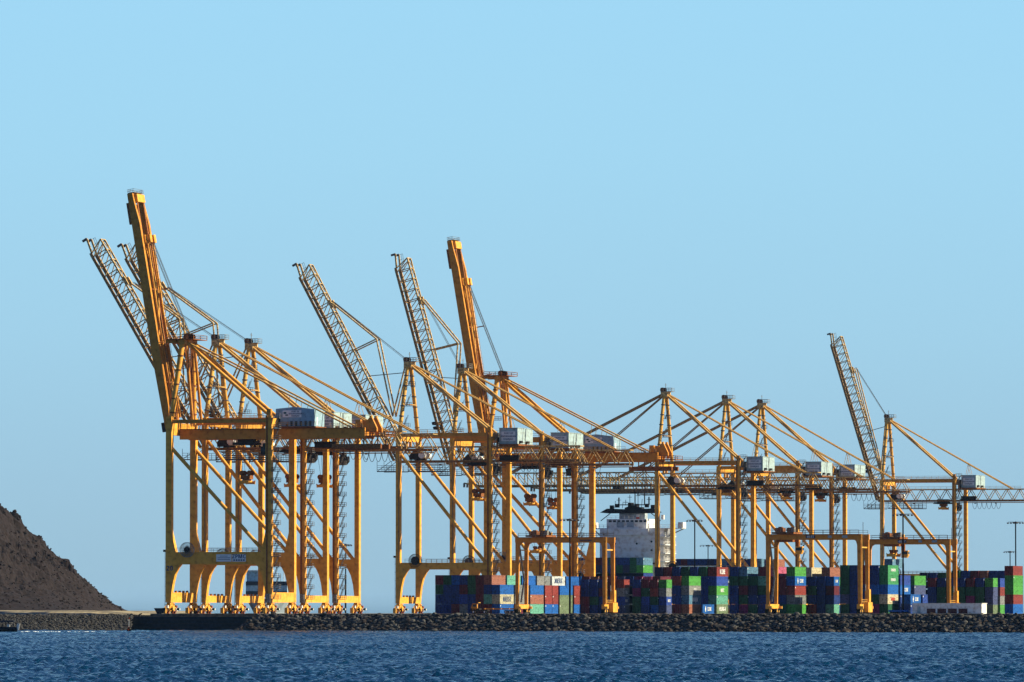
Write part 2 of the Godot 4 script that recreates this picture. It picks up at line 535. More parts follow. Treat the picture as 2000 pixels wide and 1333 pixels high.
func truss(parent_thing: Node3D, called: String, xf: Transform3D, length: float, height: float, panel: float, style: String, taper: float) -> MeshInstance3D:
	# two lower trolley chords, two upper chords; each lacing member is a piece of its own; runs along local +x
	var zl := 2.2
	var zu := 1.7
	var st := st_new()
	for s in [1, -1]:
		add_bar(st, Vector3(0.0, height, s * zu), Vector3(length - taper, height, s * zu), 0.42, 0.42)
	var t := mi(parent_thing, called, st.commit(), M["truss"], xf)
	for s in [1, -1]:
		blk(t, "trolley_chord", Vector3(length * 0.5, 0, s * zl), Vector3(length, 0.72, 0.5), M["chord"])
	var n := int(round((length - taper) / panel))
	var step := (length - taper) / n
	for s in [1, -1]:
		for k in n:
			var x0 := k * step
			if style == "w":
				var a := Vector3(x0, 0.4 if k % 2 == 0 else height, s * (zl if k % 2 == 0 else zu))
				var b := Vector3(minf(x0 + step, length), height if k % 2 == 0 else 0.4, s * (zu if k % 2 == 0 else zl))
				bar(t, "lacing", a, b, 0.24, 0.24, M["truss"])
			else:
				bar(t, "lacing", Vector3(x0, 0.4, s * zl), Vector3(x0 + step, height, s * zu), 0.2, 0.2, M["truss"])
				bar(t, "post", Vector3(minf(x0 + step, length - 0.2), 0.4, s * zl), Vector3(x0 + step, height, s * zu), 0.24, 0.24, M["truss"])
	for k in range(0, n + 1):
		var xk := k * step
		bar(t, "cross_strut", Vector3(xk, height, -zu), Vector3(xk, height, zu), 0.22, 0.22, M["truss"])
		if k < n:
			bar(t, "top_lacing", Vector3(xk, height, -zu if k % 2 == 0 else zu), Vector3(xk + step, height, zu if k % 2 == 0 else -zu), 0.18, 0.18, M["truss"])
		if k % 2 == 0 and xk < length:
			bar(t, "bottom_strut", Vector3(xk, -0.2, -zl), Vector3(xk, -0.2, zl), 0.22, 0.22, M["chord"])
	return t

func lattice_crane(label: String, t: float, yb: float, boom_deg: float, links: Array, drop: float, walkway: float) -> Node3D:
	var c := thing("quay_crane", label, "crane", on_quay(t), -TH, "lattice-boom quay cranes")
	var yt := yb + 8.4
	var top := 4.4
	var paint: Material = M["yellow"]
	lower_works(c, yt, 1.35, false, paint)
	upper_beams(c, yt, paint)
	# posts above the landside legs
	for s in [1, -1]:
		blk(c, "leg_head", Vector3(GAUGE, yt + 0.9, s * HW), Vector3(1.1, 1.8, 1.2), M["orange"])
	# A-frame over the waterside legs
	for s in [1, -1]:
		var p := tube(c, "a_frame_post", Vector3(0, yt - 0.3, s * (HW - 0.6)), Vector3(0.2, 75.4, s * 1.5), 1.25, M["pale_yellow"])
		p.set_meta("label", "sloping post of the A-frame")
		for k in 6:
			var f := 0.1 + k * 0.15
			var q := Vector3(0, yt, s * (HW - 0.6)).lerp(Vector3(0.2, 75.4, s * 1.5), f)
			tube(c, "post_collar", q, q + Vector3(0, 0.3, 0), 1.6, M["steel"])
		tube(c, "a_frame_strut", Vector3(0.4, yt + 9, s * (HW - 4.1)), Vector3(0.4, yt + 9, 0), 0.35, M["stay"])
	for k in 3:
		mi(c, "post_landing", shapes["landing"], M["steel"], Transform3D(Basis.IDENTITY, Vector3(0.6, yt + 2.0 + k * 6.4, HW - 1.7 - k * 2.5)))
		mi(c, "post_ladder", shapes["ladder"], M["steel"], Transform3D(Basis.IDENTITY, Vector3(0.4, yt + 2.0 + k * 6.4, HW - 1.9 - k * 2.5)))
	blk(c, "apex_head", Vector3(0.3, 75.7, 0), Vector3(2.4, 1.8, 4.4), M["truss"])
	mi(c, "apex_platform", shapes["apex_platform"], M["galv"], Transform3D(Basis.from_scale(Vector3(0.85, 1, 0.8)), Vector3(0.9, 76.7, 0)))
	for k in 2:
		mi(c, "sheave", shapes["wheel"], M["rust"], Transform3D(Basis(Vector3.UP, PI / 2).scaled(Vector3.ONE * 2.2), Vector3(-0.5, 77.3, -1.0 + k * 2.0)))
	bar(c, "mast", Vector3(0.3, 76.7, 0), Vector3(0.3, 79.6, 0), 0.14, 0.14, M["galv"])
	bar(c, "mast_arm", Vector3(0.3, 79.0, -0.9), Vector3(0.3, 79.0, 0.9), 0.12, 0.12, M["galv"])
	# girder
	var x0 := -3.4
	var g := truss(c, "trolley_girder", Transform3D(Basis.IDENTITY, Vector3(x0, yb, 0)), 58.5, top, 2.4, "w", 0.0)
	for x in [0.0, GAUGE]:
		for s in [1, -1]:
			bar(c, "girder_hanger", Vector3(x, yb + top, s * 1.7), Vector3(x, yt - 2.3, s * 1.7), 0.7, 0.6, paint)
	railing(c, "girder_railing", Vector3(2, yb + top, 3.3), Vector3(54, yb + top, 3.3), 2.4, M["truss"])
	bar(c, "girder_walkway", Vector3(2, yb - 0.1, 3.5), Vector3(54, yb - 0.1, 3.5), 0.14, 1.0, M["rust"])
	# stays to the rear
	for s in [1, -1]:
		tube(c, "backstay", Vector3(0.9, 75.6, s * 1.5), Vector3(GAUGE - 1.6, yt + 0.2, s * 2.0), 0.85, M["stay"])
		tube(c, "rear_stay", Vector3(1.2, 75.8, s * 0.9), Vector3(50.0, yb + top + 0.1, s * 1.7), 0.42, M["stay"])
		var hx := 32.5
		var hy := lerpf(75.8, yb + top, (hx - 1.2) / 48.8)
		tube(c, "stay_hanger", Vector3(hx, hy, s * 1.3), Vector3(hx - 0.9, yb + 10.2, s * 1.5), 0.16, M["stay"])
		tube(c, "stay_hanger", Vector3(hx, hy, s * 1.3), Vector3(hx + 0.9, yb + 10.2, s * 1.5), 0.16, M["stay"])
	for s in [1, -1]:
		railing(c, "tie_beam_railing", Vector3(1.0, yt, s * HW), Vector3(GAUGE - 1, yt, s * HW), 2.6, M["stay"])
	bar(c, "cable_tray", Vector3(-2, yb - 0.7, -3.2), Vector3(54, yb - 0.7, -3.2), 0.3, 0.5, M["stay_dark"])
	for k in 6:
		blk(c, "floodlight", Vector3(3.0 + k * 8.2, yb - 1.0, 3.4), Vector3(0.7, 0.5, 0.5), M["galv"])
	for s in [1, -1]:
		bar(c, "cable_tray", Vector3(0.3, 16.0, s * (HW + 0.95)), Vector3(0.3, yt - 3.0, s * (HW + 0.95)), 0.3, 0.12, M["stay_dark"])
	# machinery house across the girder behind the landside legs
	var hb := yb + 5.0
	for s in [1, -1]:
		blk(c, "machinery_house", Vector3(34.2, hb + 2.35, s * 4.1 - (0.0)), Vector3(5.8, 4.7, 7.6), M["house_grey"])
	blk(c, "house_joint", Vector3(34.2, hb + 2.35, 0), Vector3(5.5, 4.4, 0.62), M["steel"])
	blk(c, "house_roof", Vector3(34.2, hb + 4.8, 0), Vector3(6.0, 0.16, 16.1), M["house_grey"])
	blk(c, "house_floor", Vector3(34.2, hb - 0.3, 0), Vector3(6.6, 0.5, 16.6), M["rust"])
	blk(c, "switch_cabinet", Vector3(30.9, hb + 1.6, 6.6), Vector3(0.7, 3.2, 1.8), M["dark"])
	blk(c, "switch_cabinet", Vector3(30.6, hb + 1.2, 3.6), Vector3(1.2, 2.4, 2.0), M["dark"])
	for zz in [5.5, -1.4]:
		blk(c, "cooling_unit", Vector3(37.5, hb + 0.6, zz), Vector3(0.7, 0.7, 1.6), M["dark"])
	var plate := blk(c, "sign_plate", Vector3(34.2, hb + 2.3, 7.95), Vector3(4.4, 2.9, 0.1), M["plate"])
	plate.set_meta("label", "pale sign plate with three lines of lettering")
	word(c, "lettering", "PORT OF", 0.52, Vector3(34.3, hb + 3.2, 8.03), 0, M["ink"])
	word(c, "lettering", "KHORFAKKAN", 0.52, Vector3(34.2, hb + 2.3, 8.03), 0, M["ink"])
	word(c, "lettering", "SHARJAH", 0.52, Vector3(34.2, hb + 1.45, 8.03), 0, M["ink"])
	# trolley with its cab, ropes and spreader
	trolley(c, 22.3, yb, drop)
	# hanging service walkways by the boom hinge
	for e in [[-9.0, -1.2], [0.9, walkway]]:
		var wst := st_new()
		for s in [1, -1]:
			add_bar(wst, Vector3(e[0], yb - 3.0, s * 3.4), Vector3(e[1], yb - 3.0, s * 3.4), 0.3, 0.2)
			for h in [0.6, 1.2, 1.8]:
				add_bar(wst, Vector3(e[0], yb - 3.0 + h, s * 3.4), Vector3(e[1], yb - 3.0 + h, s * 3.4), 0.1, 0.1)
			var n := int((e[1] - e[0]) / 1.4)
			for k in n + 1:
				var x: float = e[0] + (e[1] - e[0]) * k / n
				add_bar(wst, Vector3(x, yb - 3.0, s * 3.4), Vector3(x, yb - (1.2 if k % 3 else 0.0), s * 3.4), 0.11, 0.11)
			add_bar(wst, Vector3(e[0], yb - 3.0, s * 3.4), Vector3(e[0] + 4.0, yb, s * 2.6), 0.14, 0.14)
		mi(c, "service_walkway", wst.commit(), M["steel"])
	# boom hoist gear near the hinge: dark wedge housings with pale drums
	for k in 2:
		var hz := 2.6 - k * 5.2
		mi(c, "sheave_housing", prism(PackedVector2Array([Vector2(0, 0), Vector2(3.4, 0), Vector2(3.4, 1.2), Vector2(2.6, 2.6), Vector2(1.6, 3.0), Vector2(0.0, 1.4)]), -0.6, 0.6), M["dark"], Transform3D(Basis.IDENTITY, Vector3(1.2, yb + 0.5, hz)))
		tube(c, "rope_drum", Vector3(5.2, yb + 1.9, hz - 0.9), Vector3(5.2, yb + 1.9, hz + 0.9), 2.0, M["white"])
	mi(c, "festoon_cable", shapes["festoon"], M["rope"], Transform3D(Basis.IDENTITY, Vector3(34.5, yb - 0.6, 2.9)))
	blk(c, "electric_room", Vector3(33.0, yb + 0.9, 2.9), Vector3(6.0, 1.7, 1.2), M["dark"])
	# boom
	var hinge := Vector3(x0 - 0.6, yb + 0.4, 0)
	var a := deg_to_rad(180.0 - boom_deg)
	var bx := Vector3(cos(a), sin(a), 0)
	var by := Vector3(sin(a), -cos(a), 0)
	var b := truss(c, "boom", Transform3D(Basis(bx, by, bx.cross(by)), hinge), 64.0, top, 3.3, "n", -2.0)
	b.set_meta("label", "lattice boom raised at a steep angle" if boom_deg > 10.0 else "lattice boom lowered over the water")
	for s in [1, -1]:
		bar(b, "end_strut", Vector3(63.8, 0.3, s * 2.2), Vector3(66.0, top, s * 1.7), 0.28, 0.28, M["truss"])
		bar(b, "tip_arm", Vector3(63.8, 0.2, s * 1.8), Vector3(68.2, 1.0, s * 1.8), 0.5, 0.4, M["truss"])
		blk(b, "tip_sheave", Vector3(68.2, 0.3, s * 1.8), Vector3(0.6, 1.5, 0.6), M["steel"])
		blk(b, "stay_lug", Vector3(52.0, top + 0.3, s * 1.7), Vector3(2.6, 0.9, 0.6), M["truss"])
	bar(b, "boom_walkway", Vector3(1, 0.2, 2.75), Vector3(63, 0.2, 2.75), 0.1, 0.5, M["stay"])
	bar(b, "trolley_rail", Vector3(0.5, -0.45, 2.0), Vector3(63.5, -0.45, 2.0), 0.16, 0.16, M["dark"])
	bar(b, "trolley_rail", Vector3(0.5, -0.45, -2.0), Vector3(63.5, -0.45, -2.0), 0.16, 0.16, M["dark"])
	railing(b, "tip_railing", Vector3(63.5, 0.4, 2.3), Vector3(68.2, 1.0, 2.3), 1.2, M["steel"])
	for k in 2:
		blk(b, "buffer_block", Vector3(12.0 + k * 1.5, -0.9, 0), Vector3(0.9, 0.8, 6.4), M["dark"])
	# forestays
	if boom_deg > 10.0:
		for s in [1, -1]:
			for k in links.size() - 1:
				var p: Vector2 = links[k]
				var q: Vector2 = links[k + 1]
				tube(c, "forestay_link", Vector3(p.x, p.y, s * 1.7), Vector3(q.x, q.y, s * (1.7 if k < links.size() - 2 else 1.2)), 0.5, M["truss"])
			tube(c, "hoist_rope", Vector3(links[0].x, links[0].y + 0.5, s * 0.5), Vector3(-0.4, 77.2, s * 0.5), 0.1, M["rope"])
			tube(c, "hoist_rope", Vector3(links[0].x, links[0].y + 0.3, s * 0.9), Vector3(-0.4, 76.9, s * 0.9), 0.1, M["rope"])
			if links.size() > 3:
				# link strut from the first joint back to the boom
				var j: Vector2 = links[1]
				var on := hinge + bx * 36.0 + by * top
				tube(c, "stay_strut", Vector3(j.x, j.y, s * 1.7), Vector3(on.x, on.y, s * 1.7), 0.4, M["truss"])
		bar(c, "boom_latch", Vector3(-0.6, 73.4, 0), hinge + bx * 27.0 + by * top, 0.22, 0.3, M["steel"])
	else:
		for s in [1, -1]:
			tube(c, "forestay", Vector3(-0.6, 75.8, s * 1.3), hinge + bx * 52.0 + by * top + Vector3(0, 0, s * 1.7), 0.62, M["stay_dark"])
			tube(c, "inner_forestay", Vector3(-0.6, 75.2, s * 0.8), hinge + bx * 29.0 + by * top + Vector3(0, 0, s * 1.7), 0.4, M["stay_dark"])
	return c

func trolley(c: Node3D, x: float, yb: float, drop: float) -> void:
	var st := st_new()
	add_box(st, Vector3(0, 0, 2.6), Vector3(6.4, 0.7, 0.7))
	add_box(st, Vector3(0, 0, -2.6), Vector3(6.4, 0.7, 0.7))
	for k in 3:
		add_box(st, Vector3(-2.8 + k * 2.8, 0, 0), Vector3(0.6, 0.6, 5.0))
	add_box(st, Vector3(0, 0.9, 0), Vector3(4.4, 1.2, 3.2))
	mi(c, "trolley", st.commit(), M["dark"], Transform3D(Basis.IDENTITY, Vector3(x, yb - 0.9, 0)))
	var cab := mi(c, "operator_cab", prism(PackedVector2Array([Vector2(-1.2, 0), Vector2(0.8, 0), Vector2(1.5, 0.9), Vector2(1.5, 2.3), Vector2(-1.2, 2.3)]), -1.1, 1.1), M["dark"], Transform3D(Basis.IDENTITY, Vector3(x + 6.0, yb - 4.0, 1.2)))
	blk(cab, "cab_window", Vector3(-0.1, 1.45, 1.12), Vector3(2.0, 1.0, 0.06), M["glass"])
	blk(cab, "cab_hanger", Vector3(0, 2.75, 0), Vector3(1.6, 0.9, 1.4), M["dark"])
	var sp := mi(c, "spreader", shapes["spreader"], M["yellow"], Transform3D(Basis.IDENTITY, Vector3(x, drop, 0)))
	mi(sp, "head_block", shapes["head_block"], M["rust"], Transform3D(Basis.from_scale(Vector3(1.3, 1.35, 1.3)), Vector3(0, -0.3, 0)))
	for s in [1, -1]:
		for r in [1, -1]:
			tube(c, "hoist_rope", Vector3(x + s * 0.8, drop + 2.3, r * 0.8), Vector3(x + s * 1.6, yb - 0.8, r * 1.6), 0.09, M["rope"])

func box_crane(label: String, t: float, number: String, signs: bool) -> Node3D:
	var c := thing("quay_crane", label, "crane", on_quay(t), -TH, "box-girder quay cranes")
	var yb := 47.8
	var gh := 2.9
	var yt := 54.0
	var paint: Material = M["yellow"]
	lower_works(c, yt, 1.65, true, paint)
	bar(c, "upper_cross_beam", Vector3(0, 50.6, -HW + 0.86), Vector3(0, 50.6, HW - 0.86), 1.4, 3.4, paint)
	bar(c, "upper_cross_beam", Vector3(GAUGE, 52.2, -HW + 0.86), Vector3(GAUGE, 52.2, HW - 0.86), 1.4, 2.4, paint)
	for s in [1, -1]:
		bar(c, "tie_beam", Vector3(0.8, 52.6, s * HW), Vector3(GAUGE - 0.8, 52.6, s * HW), 1.0, 0.9, M["orange"])
		blk(c, "leg_head", Vector3(GAUGE, yt + 0.9, s * HW), Vector3(1.2, 1.8, 1.2), M["orange"])
		bar(c, "box_girder", Vector3(0.9, yb + gh * 0.5, s * 3.6), Vector3(54.5, yb + gh * 0.5, s * 3.6), gh, 1.3, M["orange"])
		railing(c, "girder_railing", Vector3(1.2, yb + gh, s * 4.6), Vector3(27, yb + gh, s * 4.6), 2.2, M["stay"])
		railing(c, "girder_railing", Vector3(43, yb + gh, s * 4.6), Vector3(54, yb + gh, s * 4.6), 1.8, M["stay"])
		bar(c, "girder_walkway", Vector3(1.2, yb + gh - 0.06, s * 4.5), Vector3(54.5, yb + gh - 0.06, s * 4.5), 0.1, 0.9, M["rust"])
	for x in [6.0, 15.0, 24.0, 40.0, 53.6]:
		bar(c, "girder_tie", Vector3(x, yb + 1.4, -2.95), Vector3(x, yb + 1.4, 2.95), 1.0, 2.0, M["orange"])
	# A-frame
	for s in [1, -1]:
		tube(c, "a_frame_post", Vector3(0.2, 52.3, s * (HW - 0.5)), Vector3(1.6, 74.2, s * 4.2), 1.5, paint)
		tube(c, "a_frame_strut", Vector3(4.5, 52.3, s * 3.6), Vector3(2.4, 74.2, s * 3.4), 0.8, M["orange"])
		for k in 5:
			var q := Vector3(0.2, 52.3, s * (HW - 0.5)).lerp(Vector3(1.6, 74.2, s * 4.2), 0.12 + k * 0.18)
			tube(c, "post_collar", q, q + Vector3(0, 0.3, 0), 1.85, M["rust"])
		for k in 2:
			tube(c, "hoist_fall", Vector3(2.2, 74.0, s * (0.6 + k * 0.9)), Vector3(3.2, 51.5, s * (0.6 + k * 0.9)), 0.28, M["rust"])
	for k in 3:
		mi(c, "post_landing", shapes["landing"], M["rust"], Transform3D(Basis.IDENTITY, Vector3(1.2, 55.0 + k * 6.2, HW - 2.2 - k * 1.5)))
	bar(c, "apex_beam", Vector3(1.8, 74.6, -5.2), Vector3(1.8, 74.6, 5.2), 1.6, 1.4, M["orange"])
	mi(c, "apex_platform", shapes["apex_platform"], M["rust"], Transform3D(Basis.IDENTITY.scaled(Vector3(1.7, 1, 2.4)), Vector3(1.4, 75.4, 0)))
	bar(c, "apex_arm", Vector3(-3.6, 74.9, 3.0), Vector3(1.8, 74.9, 3.0), 1.0, 0.6, M["orange"])
	bar(c, "apex_arm", Vector3(-3.6, 74.9, -3.0), Vector3(1.8, 74.9, -3.0), 1.0, 0.6, M["orange"])
	for k in 3:
		mi(c, "sheave", shapes["wheel"], M["rust"], Transform3D(Basis(Vector3.UP, PI / 2).scaled(Vector3.ONE * 2.4), Vector3(2.2, 76.2, -2.0 + k * 2.0)))
	# rear stays
	for s in [1, -1]:
		tube(c, "backstay", Vector3(2.4, 74.4, s * 2.6), Vector3(GAUGE - 1.6, 53.6, s * 2.6), 1.0, paint)
		tube(c, "rear_stay", Vector3(2.6, 74.6, s * 2.8), Vector3(50.3, yb + gh + 0.1, s * 3.4), 0.5, M["stay"])
		for hx in [32.5, 36.0]:
			var hy := lerpf(74.6, yb + gh, (hx - 2.6) / 47.7)
			tube(c, "stay_hanger", Vector3(hx, hy, s * 3.0), Vector3(hx - 0.5, 56.0, s * 2.6), 0.16, M["stay"])
	# machinery house with a low gable roof, ventilation openings and a sign
	var hx0 := 28.8
	var hx1 := 40.0
	var hb := yb + gh + 0.5
	var mid := (hx0 + hx1) * 0.5
	blk(c, "house_floor", Vector3(mid, hb - 0.2, 0), Vector3(hx1 - hx0 + 0.8, 0.3, 9.6), M["rust"])
	var house := mi(c, "machinery_house", prism(PackedVector2Array([Vector2(hx0, hb), Vector2(hx1, hb), Vector2(hx1, hb + 4.6), Vector2(mid, hb + 5.3), Vector2(hx0, hb + 4.8)]), -4.2, 4.2), M["house"])
	for k in 5:
		var wx := hx0 + 4.6 + k * 1.35
		blk(house, "vent_opening", Vector3(wx, hb + 0.75, 4.22), Vector3(0.62, 1.3, 0.1), M["glass"])
		blk(house, "vent_frame", Vector3(wx - 0.42, hb + 0.75, 4.25), Vector3(0.1, 1.5, 0.14), M["house"])
	blk(house, "vent_opening", Vector3(hx0 + 3.3, hb + 0.4, 4.22), Vector3(0.7, 0.4, 0.1), M["glass"])
	blk(house, "window", Vector3(hx0 + 0.9, hb + 1.7, 4.22), Vector3(0.8, 1.0, 0.1), M["glass"])
	blk(house, "door", Vector3(hx1 + 0.02, hb + 1.4, 2.0), Vector3(0.08, 2.2, 1.0), M["plate"])
	blk(house, "sign_plate", Vector3(hx0 + 4.7, hb + 3.4, 4.24), Vector3(5.4, 1.9, 0.08), M["plate"])
	blk(house, "emblem", Vector3(hx0 + 2.7, hb + 3.65, 4.3), Vector3(0.8, 0.5, 0.05), M["teal"])
	blk(house, "emblem", Vector3(hx0 + 3.2, hb + 3.05, 4.3), Vector3(0.8, 0.35, 0.05), M["teal"])
	word(house, "lettering", "PORT OF", 0.40, Vector3(hx0 + 5.7, hb + 4.02, 4.3), 0, M["ink"])
	word(house, "lettering", "KHORFAKKAN", 0.42, Vector3(hx0 + 5.7, hb + 3.42, 4.3), 0, M["ink"])
	word(house, "lettering", "SHARJAH", 0.40, Vector3(hx0 + 5.7, hb + 2.82, 4.3), 0, M["ink"])
	railing(c, "house_railing", Vector3(hx0 - 0.3, hb, 4.7), Vector3(hx1 + 0.4, hb, 4.7), 1.8, M["stay"])
	# hoist frames at the rear end of the girder
	for s in [1, -1]:
		blk(c, "rear_block", Vector3(52.3, yb + gh + 1.1, s * 3.0), Vector3(1.5, 2.2, 1.4), M["orange"])
		mi(c, "rear_bracket", prism(PackedVector2Array([Vector2(0, 0), Vector2(4.4, 0), Vector2(4.4, 1.0), Vector2(3.0, 3.9), Vector2(2.2, 3.9), Vector2(0, 0.8)]), -0.5, 0.5), M["orange"], Transform3D(Basis.IDENTITY, Vector3(53.0, yb + gh * 0.6, s * 2.2)))
		tube(c, "rear_ram", Vector3(56.2, yb + 1.0, s * 2.2), Vector3(55.6, yb + 6.2, s * 2.2), 0.9, paint)
	mi(c, "rear_platform", shapes["apex_platform"], M["rust"], Transform3D(Basis.IDENTITY.scaled(Vector3(1.5, 1, 1.8)), Vector3(56.8, yb + 0.6, 0)))
	bar(c, "rear_beam", Vector3(45.0, yb - 2.2, 3.6), Vector3(59.0, yb - 2.2, 3.6), 1.3, 1.0, M["rust"])
	bar(c, "rear_beam", Vector3(45.0, yb - 2.2, -3.6), Vector3(59.0, yb - 2.2, -3.6), 1.3, 1.0, M["rust"])
	for k in 4:
		bar(c, "rear_hanger", Vector3(46.0 + k * 4.0, yb - 1.6, 3.6), Vector3(46.0 + k * 4.0, yb, 3.6), 0.3, 0.3, M["rust"])
		bar(c, "rear_hanger", Vector3(46.0 + k * 4.0, yb - 1.6, -3.6), Vector3(46.0 + k * 4.0, yb, -3.6), 0.3, 0.3, M["rust"])
	trolley(c, 19.0, yb - 0.3, 33.4 if number == "" else 36.0)
	# boom: two tall box girders joined by cross beams, raised almost upright
	var a := deg_to_rad(180.0 - 80.6)
	var bx := Vector3(cos(a), sin(a), 0)
	var by := Vector3(sin(a), -cos(a), 0)
	var outline := PackedVector2Array([Vector2(0, 0.6), Vector2(20, 0), Vector2(66, 0), Vector2(66, 1.5), Vector2(63, 1.7), Vector2(57.5, 2.35), Vector2(30, 2.5), Vector2(6, 2.5), Vector2(0, 1.8)])
	var st := st_new()
	add_prism(st, outline, 3.0, 4.2)
	add_prism(st, outline, -4.2, -3.0)
	var b := mi(c, "boom", st.commit(), M["orange"], Transform3D(Basis(bx * (1.0 if number != "" else 1.04), by, bx.cross(by)), Vector3(-3.9, 50.6, 0)))
	b.set_meta("label", "boom of two box girders raised almost upright")
	for e in [[1.5, 2.0, 1.6], [53.0, 2.2, 2.6], [64.6, 2.2, 1.6]]:
		bar(b, "cross_beam", Vector3(e[0], 1.6, -3.0), Vector3(e[0], 1.6, 3.0), e[1], e[2], paint)
	for x in [13.0, 24.0, 39.0]:
		bar(b, "cross_tube", Vector3(x, 2.2, -3.0), Vector3(x, 2.2, 3.0), 0.5, 0.5, M["rust"])
	for e in [[2, 13, -1], [13, 24, 1], [24, 39, -1], [39, 52, 1]]:
		tube(b, "lacing", Vector3(e[0], 2.3, e[2] * 2.9), Vector3(e[1], 2.3, -e[2] * 2.9), 0.4, paint)
	for s in [1, -1]:
		tube(b, "folded_stay", Vector3(52.5, 3.1, s * 2.3), Vector3(31, 2.95, s * 2.3), 0.55, paint)
		tube(b, "folded_stay", Vector3(31, 2.95, s * 2.3), Vector3(3, 3.1, s * 2.3), 0.55, M["orange"])
		bar(b, "boom_walkway", Vector3(2, 2.0, s * 2.4), Vector3(64, 2.0, s * 2.4), 0.15, 0.9, M["rust"])
		railing(b, "boom_railing", Vector3(3, 2.5, s * 2.1), Vector3(52, 2.5, s * 2.1), 2.0, M["stay"])
		for k in 3:
			tube(c, "boom_hoist_rope", Vector3(-3.9, 50.6, 0) + bx * (53.0 if number != "" else 55.1) + by * 3.4 + Vector3(0, 0, s * (0.5 + k * 0.5)), Vector3(2.0, 76.8, s * (0.5 + k * 0.5)), 0.1, M["rope"])
		blk(b, "hoist_sheave", Vector3(53.0, 3.5, s * 1.6), Vector3(2.2, 1.2, 1.6), paint)
		blk(b, "boom_stop", Vector3(60.5, -0.35, s * 3.6), Vector3(6.0, 0.7, 1.0), M["rust"])
		blk(b, "hinge_bracket", Vector3(0.6, 0.2, s * 3.6), Vector3(2.6, 1.2, 1.0), M["dark"])
	mi(b, "tip_platform", shapes["apex_platform"], M["steel"], Transform3D(Basis(Vector3(0, -0.42, 0), Vector3(0.8, 0, 0), Vector3(0, 0, 1.6)), Vector3(66.2, 1.0, 0)))
	for k in 2:
		bar(b, "latch_arm", Vector3(24.0 + k * 15.0, 2.3, 3.4), Vector3(24.0 + k * 15.0, 5.6, 3.4), 0.3, 0.3, M["rust"])
	if number != "":
		word(c, "number", number, 1.3, Vector3(0.35, 12.4, HW + 0.87), 0, M["ink"])
	if signs:
		var pz := HW + 0.83
		blk(c, "sign_plate", Vector3(16.1, 15.2, pz), Vector3(4.4, 2.0, 0.12), M["plate"])
		blk(c, "sign_plate", Vector3(20.5, 15.2, pz), Vector3(3.9, 2.0, 0.12), M["plate"])
		word(c, "lettering", "ZPMC", 1.05, Vector3(20.5, 15.6, pz + 0.08), 0, M["ink"])
		for k in 5:
			blk(c, "character", Vector3(19.1 + k * 0.7, 14.6, pz + 0.08), Vector3(0.45, 0.4, 0.03), M["ink"])
		for k in 3:
			blk(c, "text_line", Vector3(16.1, 15.7 - k * 0.45, pz + 0.07), Vector3(2.2 if k == 0 else 3.6, 0.12, 0.02), M["ink"])
	return c

func make_cranes() -> void:
	make_shared_crane_shapes()
	var lk1 := [Vector2(-24.9, 92.6), Vector2(-10.6, 82.5), Vector2(-8.6, 58.5), Vector2(-0.6, 75.8)]
	var lk3 := [Vector2(-24.2, 94.9), Vector2(-9.8, 83.7), Vector2(-4.6, 60.0), Vector2(-0.6, 75.9)]
	var lk4 := [Vector2(-12.8, 98.3), Vector2(-0.9, 84.4), Vector2(-2.3, 62.0), Vector2(-0.4, 75.9)]
	var lk8 := [Vector2(-12.9, 96.2), Vector2(-2.5, 56.0), Vector2(-0.6, 75.9)]
	box_crane("heavy yellow box-boom quay crane numbered 20 beside the moored dark barge", -30.8, "20", true)
	lattice_crane("yellow lattice-boom quay crane directly behind the crane numbered 20", -2.1, 46.0, 59.0, lk1, 35.6, 14.0)
	lattice_crane("yellow lattice-boom quay crane second behind the crane numbered 20", 26.0, 46.0, 59.0, lk1, 36.0, 14.0)
	lattice_crane("yellow lattice-boom quay crane with half-raised boom, first past the empty quay gap", 171.8, 46.2, 61.6, lk3, 34.6, 12.0)
	lattice_crane("yellow lattice-boom quay crane with steep boom, beside the second box-boom crane", 225.9, 46.2, 74.4, lk4, 34.0, 12.0)
	box_crane("heavy yellow box-boom quay crane standing among the lattice cranes", 261.9, "", false)
	lattice_crane("yellow quay crane with lowered lattice boom reaching over the white ship bridge", 459.2, 44.0, 0.0, [], 41.0, 13.0)
	lattice_crane("yellow quay crane with lowered lattice boom, middle of the three lowered ones", 539.7, 44.0, 0.0, [], 41.0, 13.0)
	lattice_crane("yellow quay crane with lowered lattice boom, last of the three lowered ones", 588.3, 44.0, 0.0, [], 41.0, 13.0)
	lattice_crane("yellow lattice-boom quay crane with steep boom at the far end of the quay", 781.3, 44.0, 73.3, lk8, 41.0, 14.6)

# ------------------------------------------------------------------ sea, yard, hill, shore
func structure(o: Node3D, called: String) -> void:
	o.name = numbered(called)
	o.set_meta("kind", "structure")

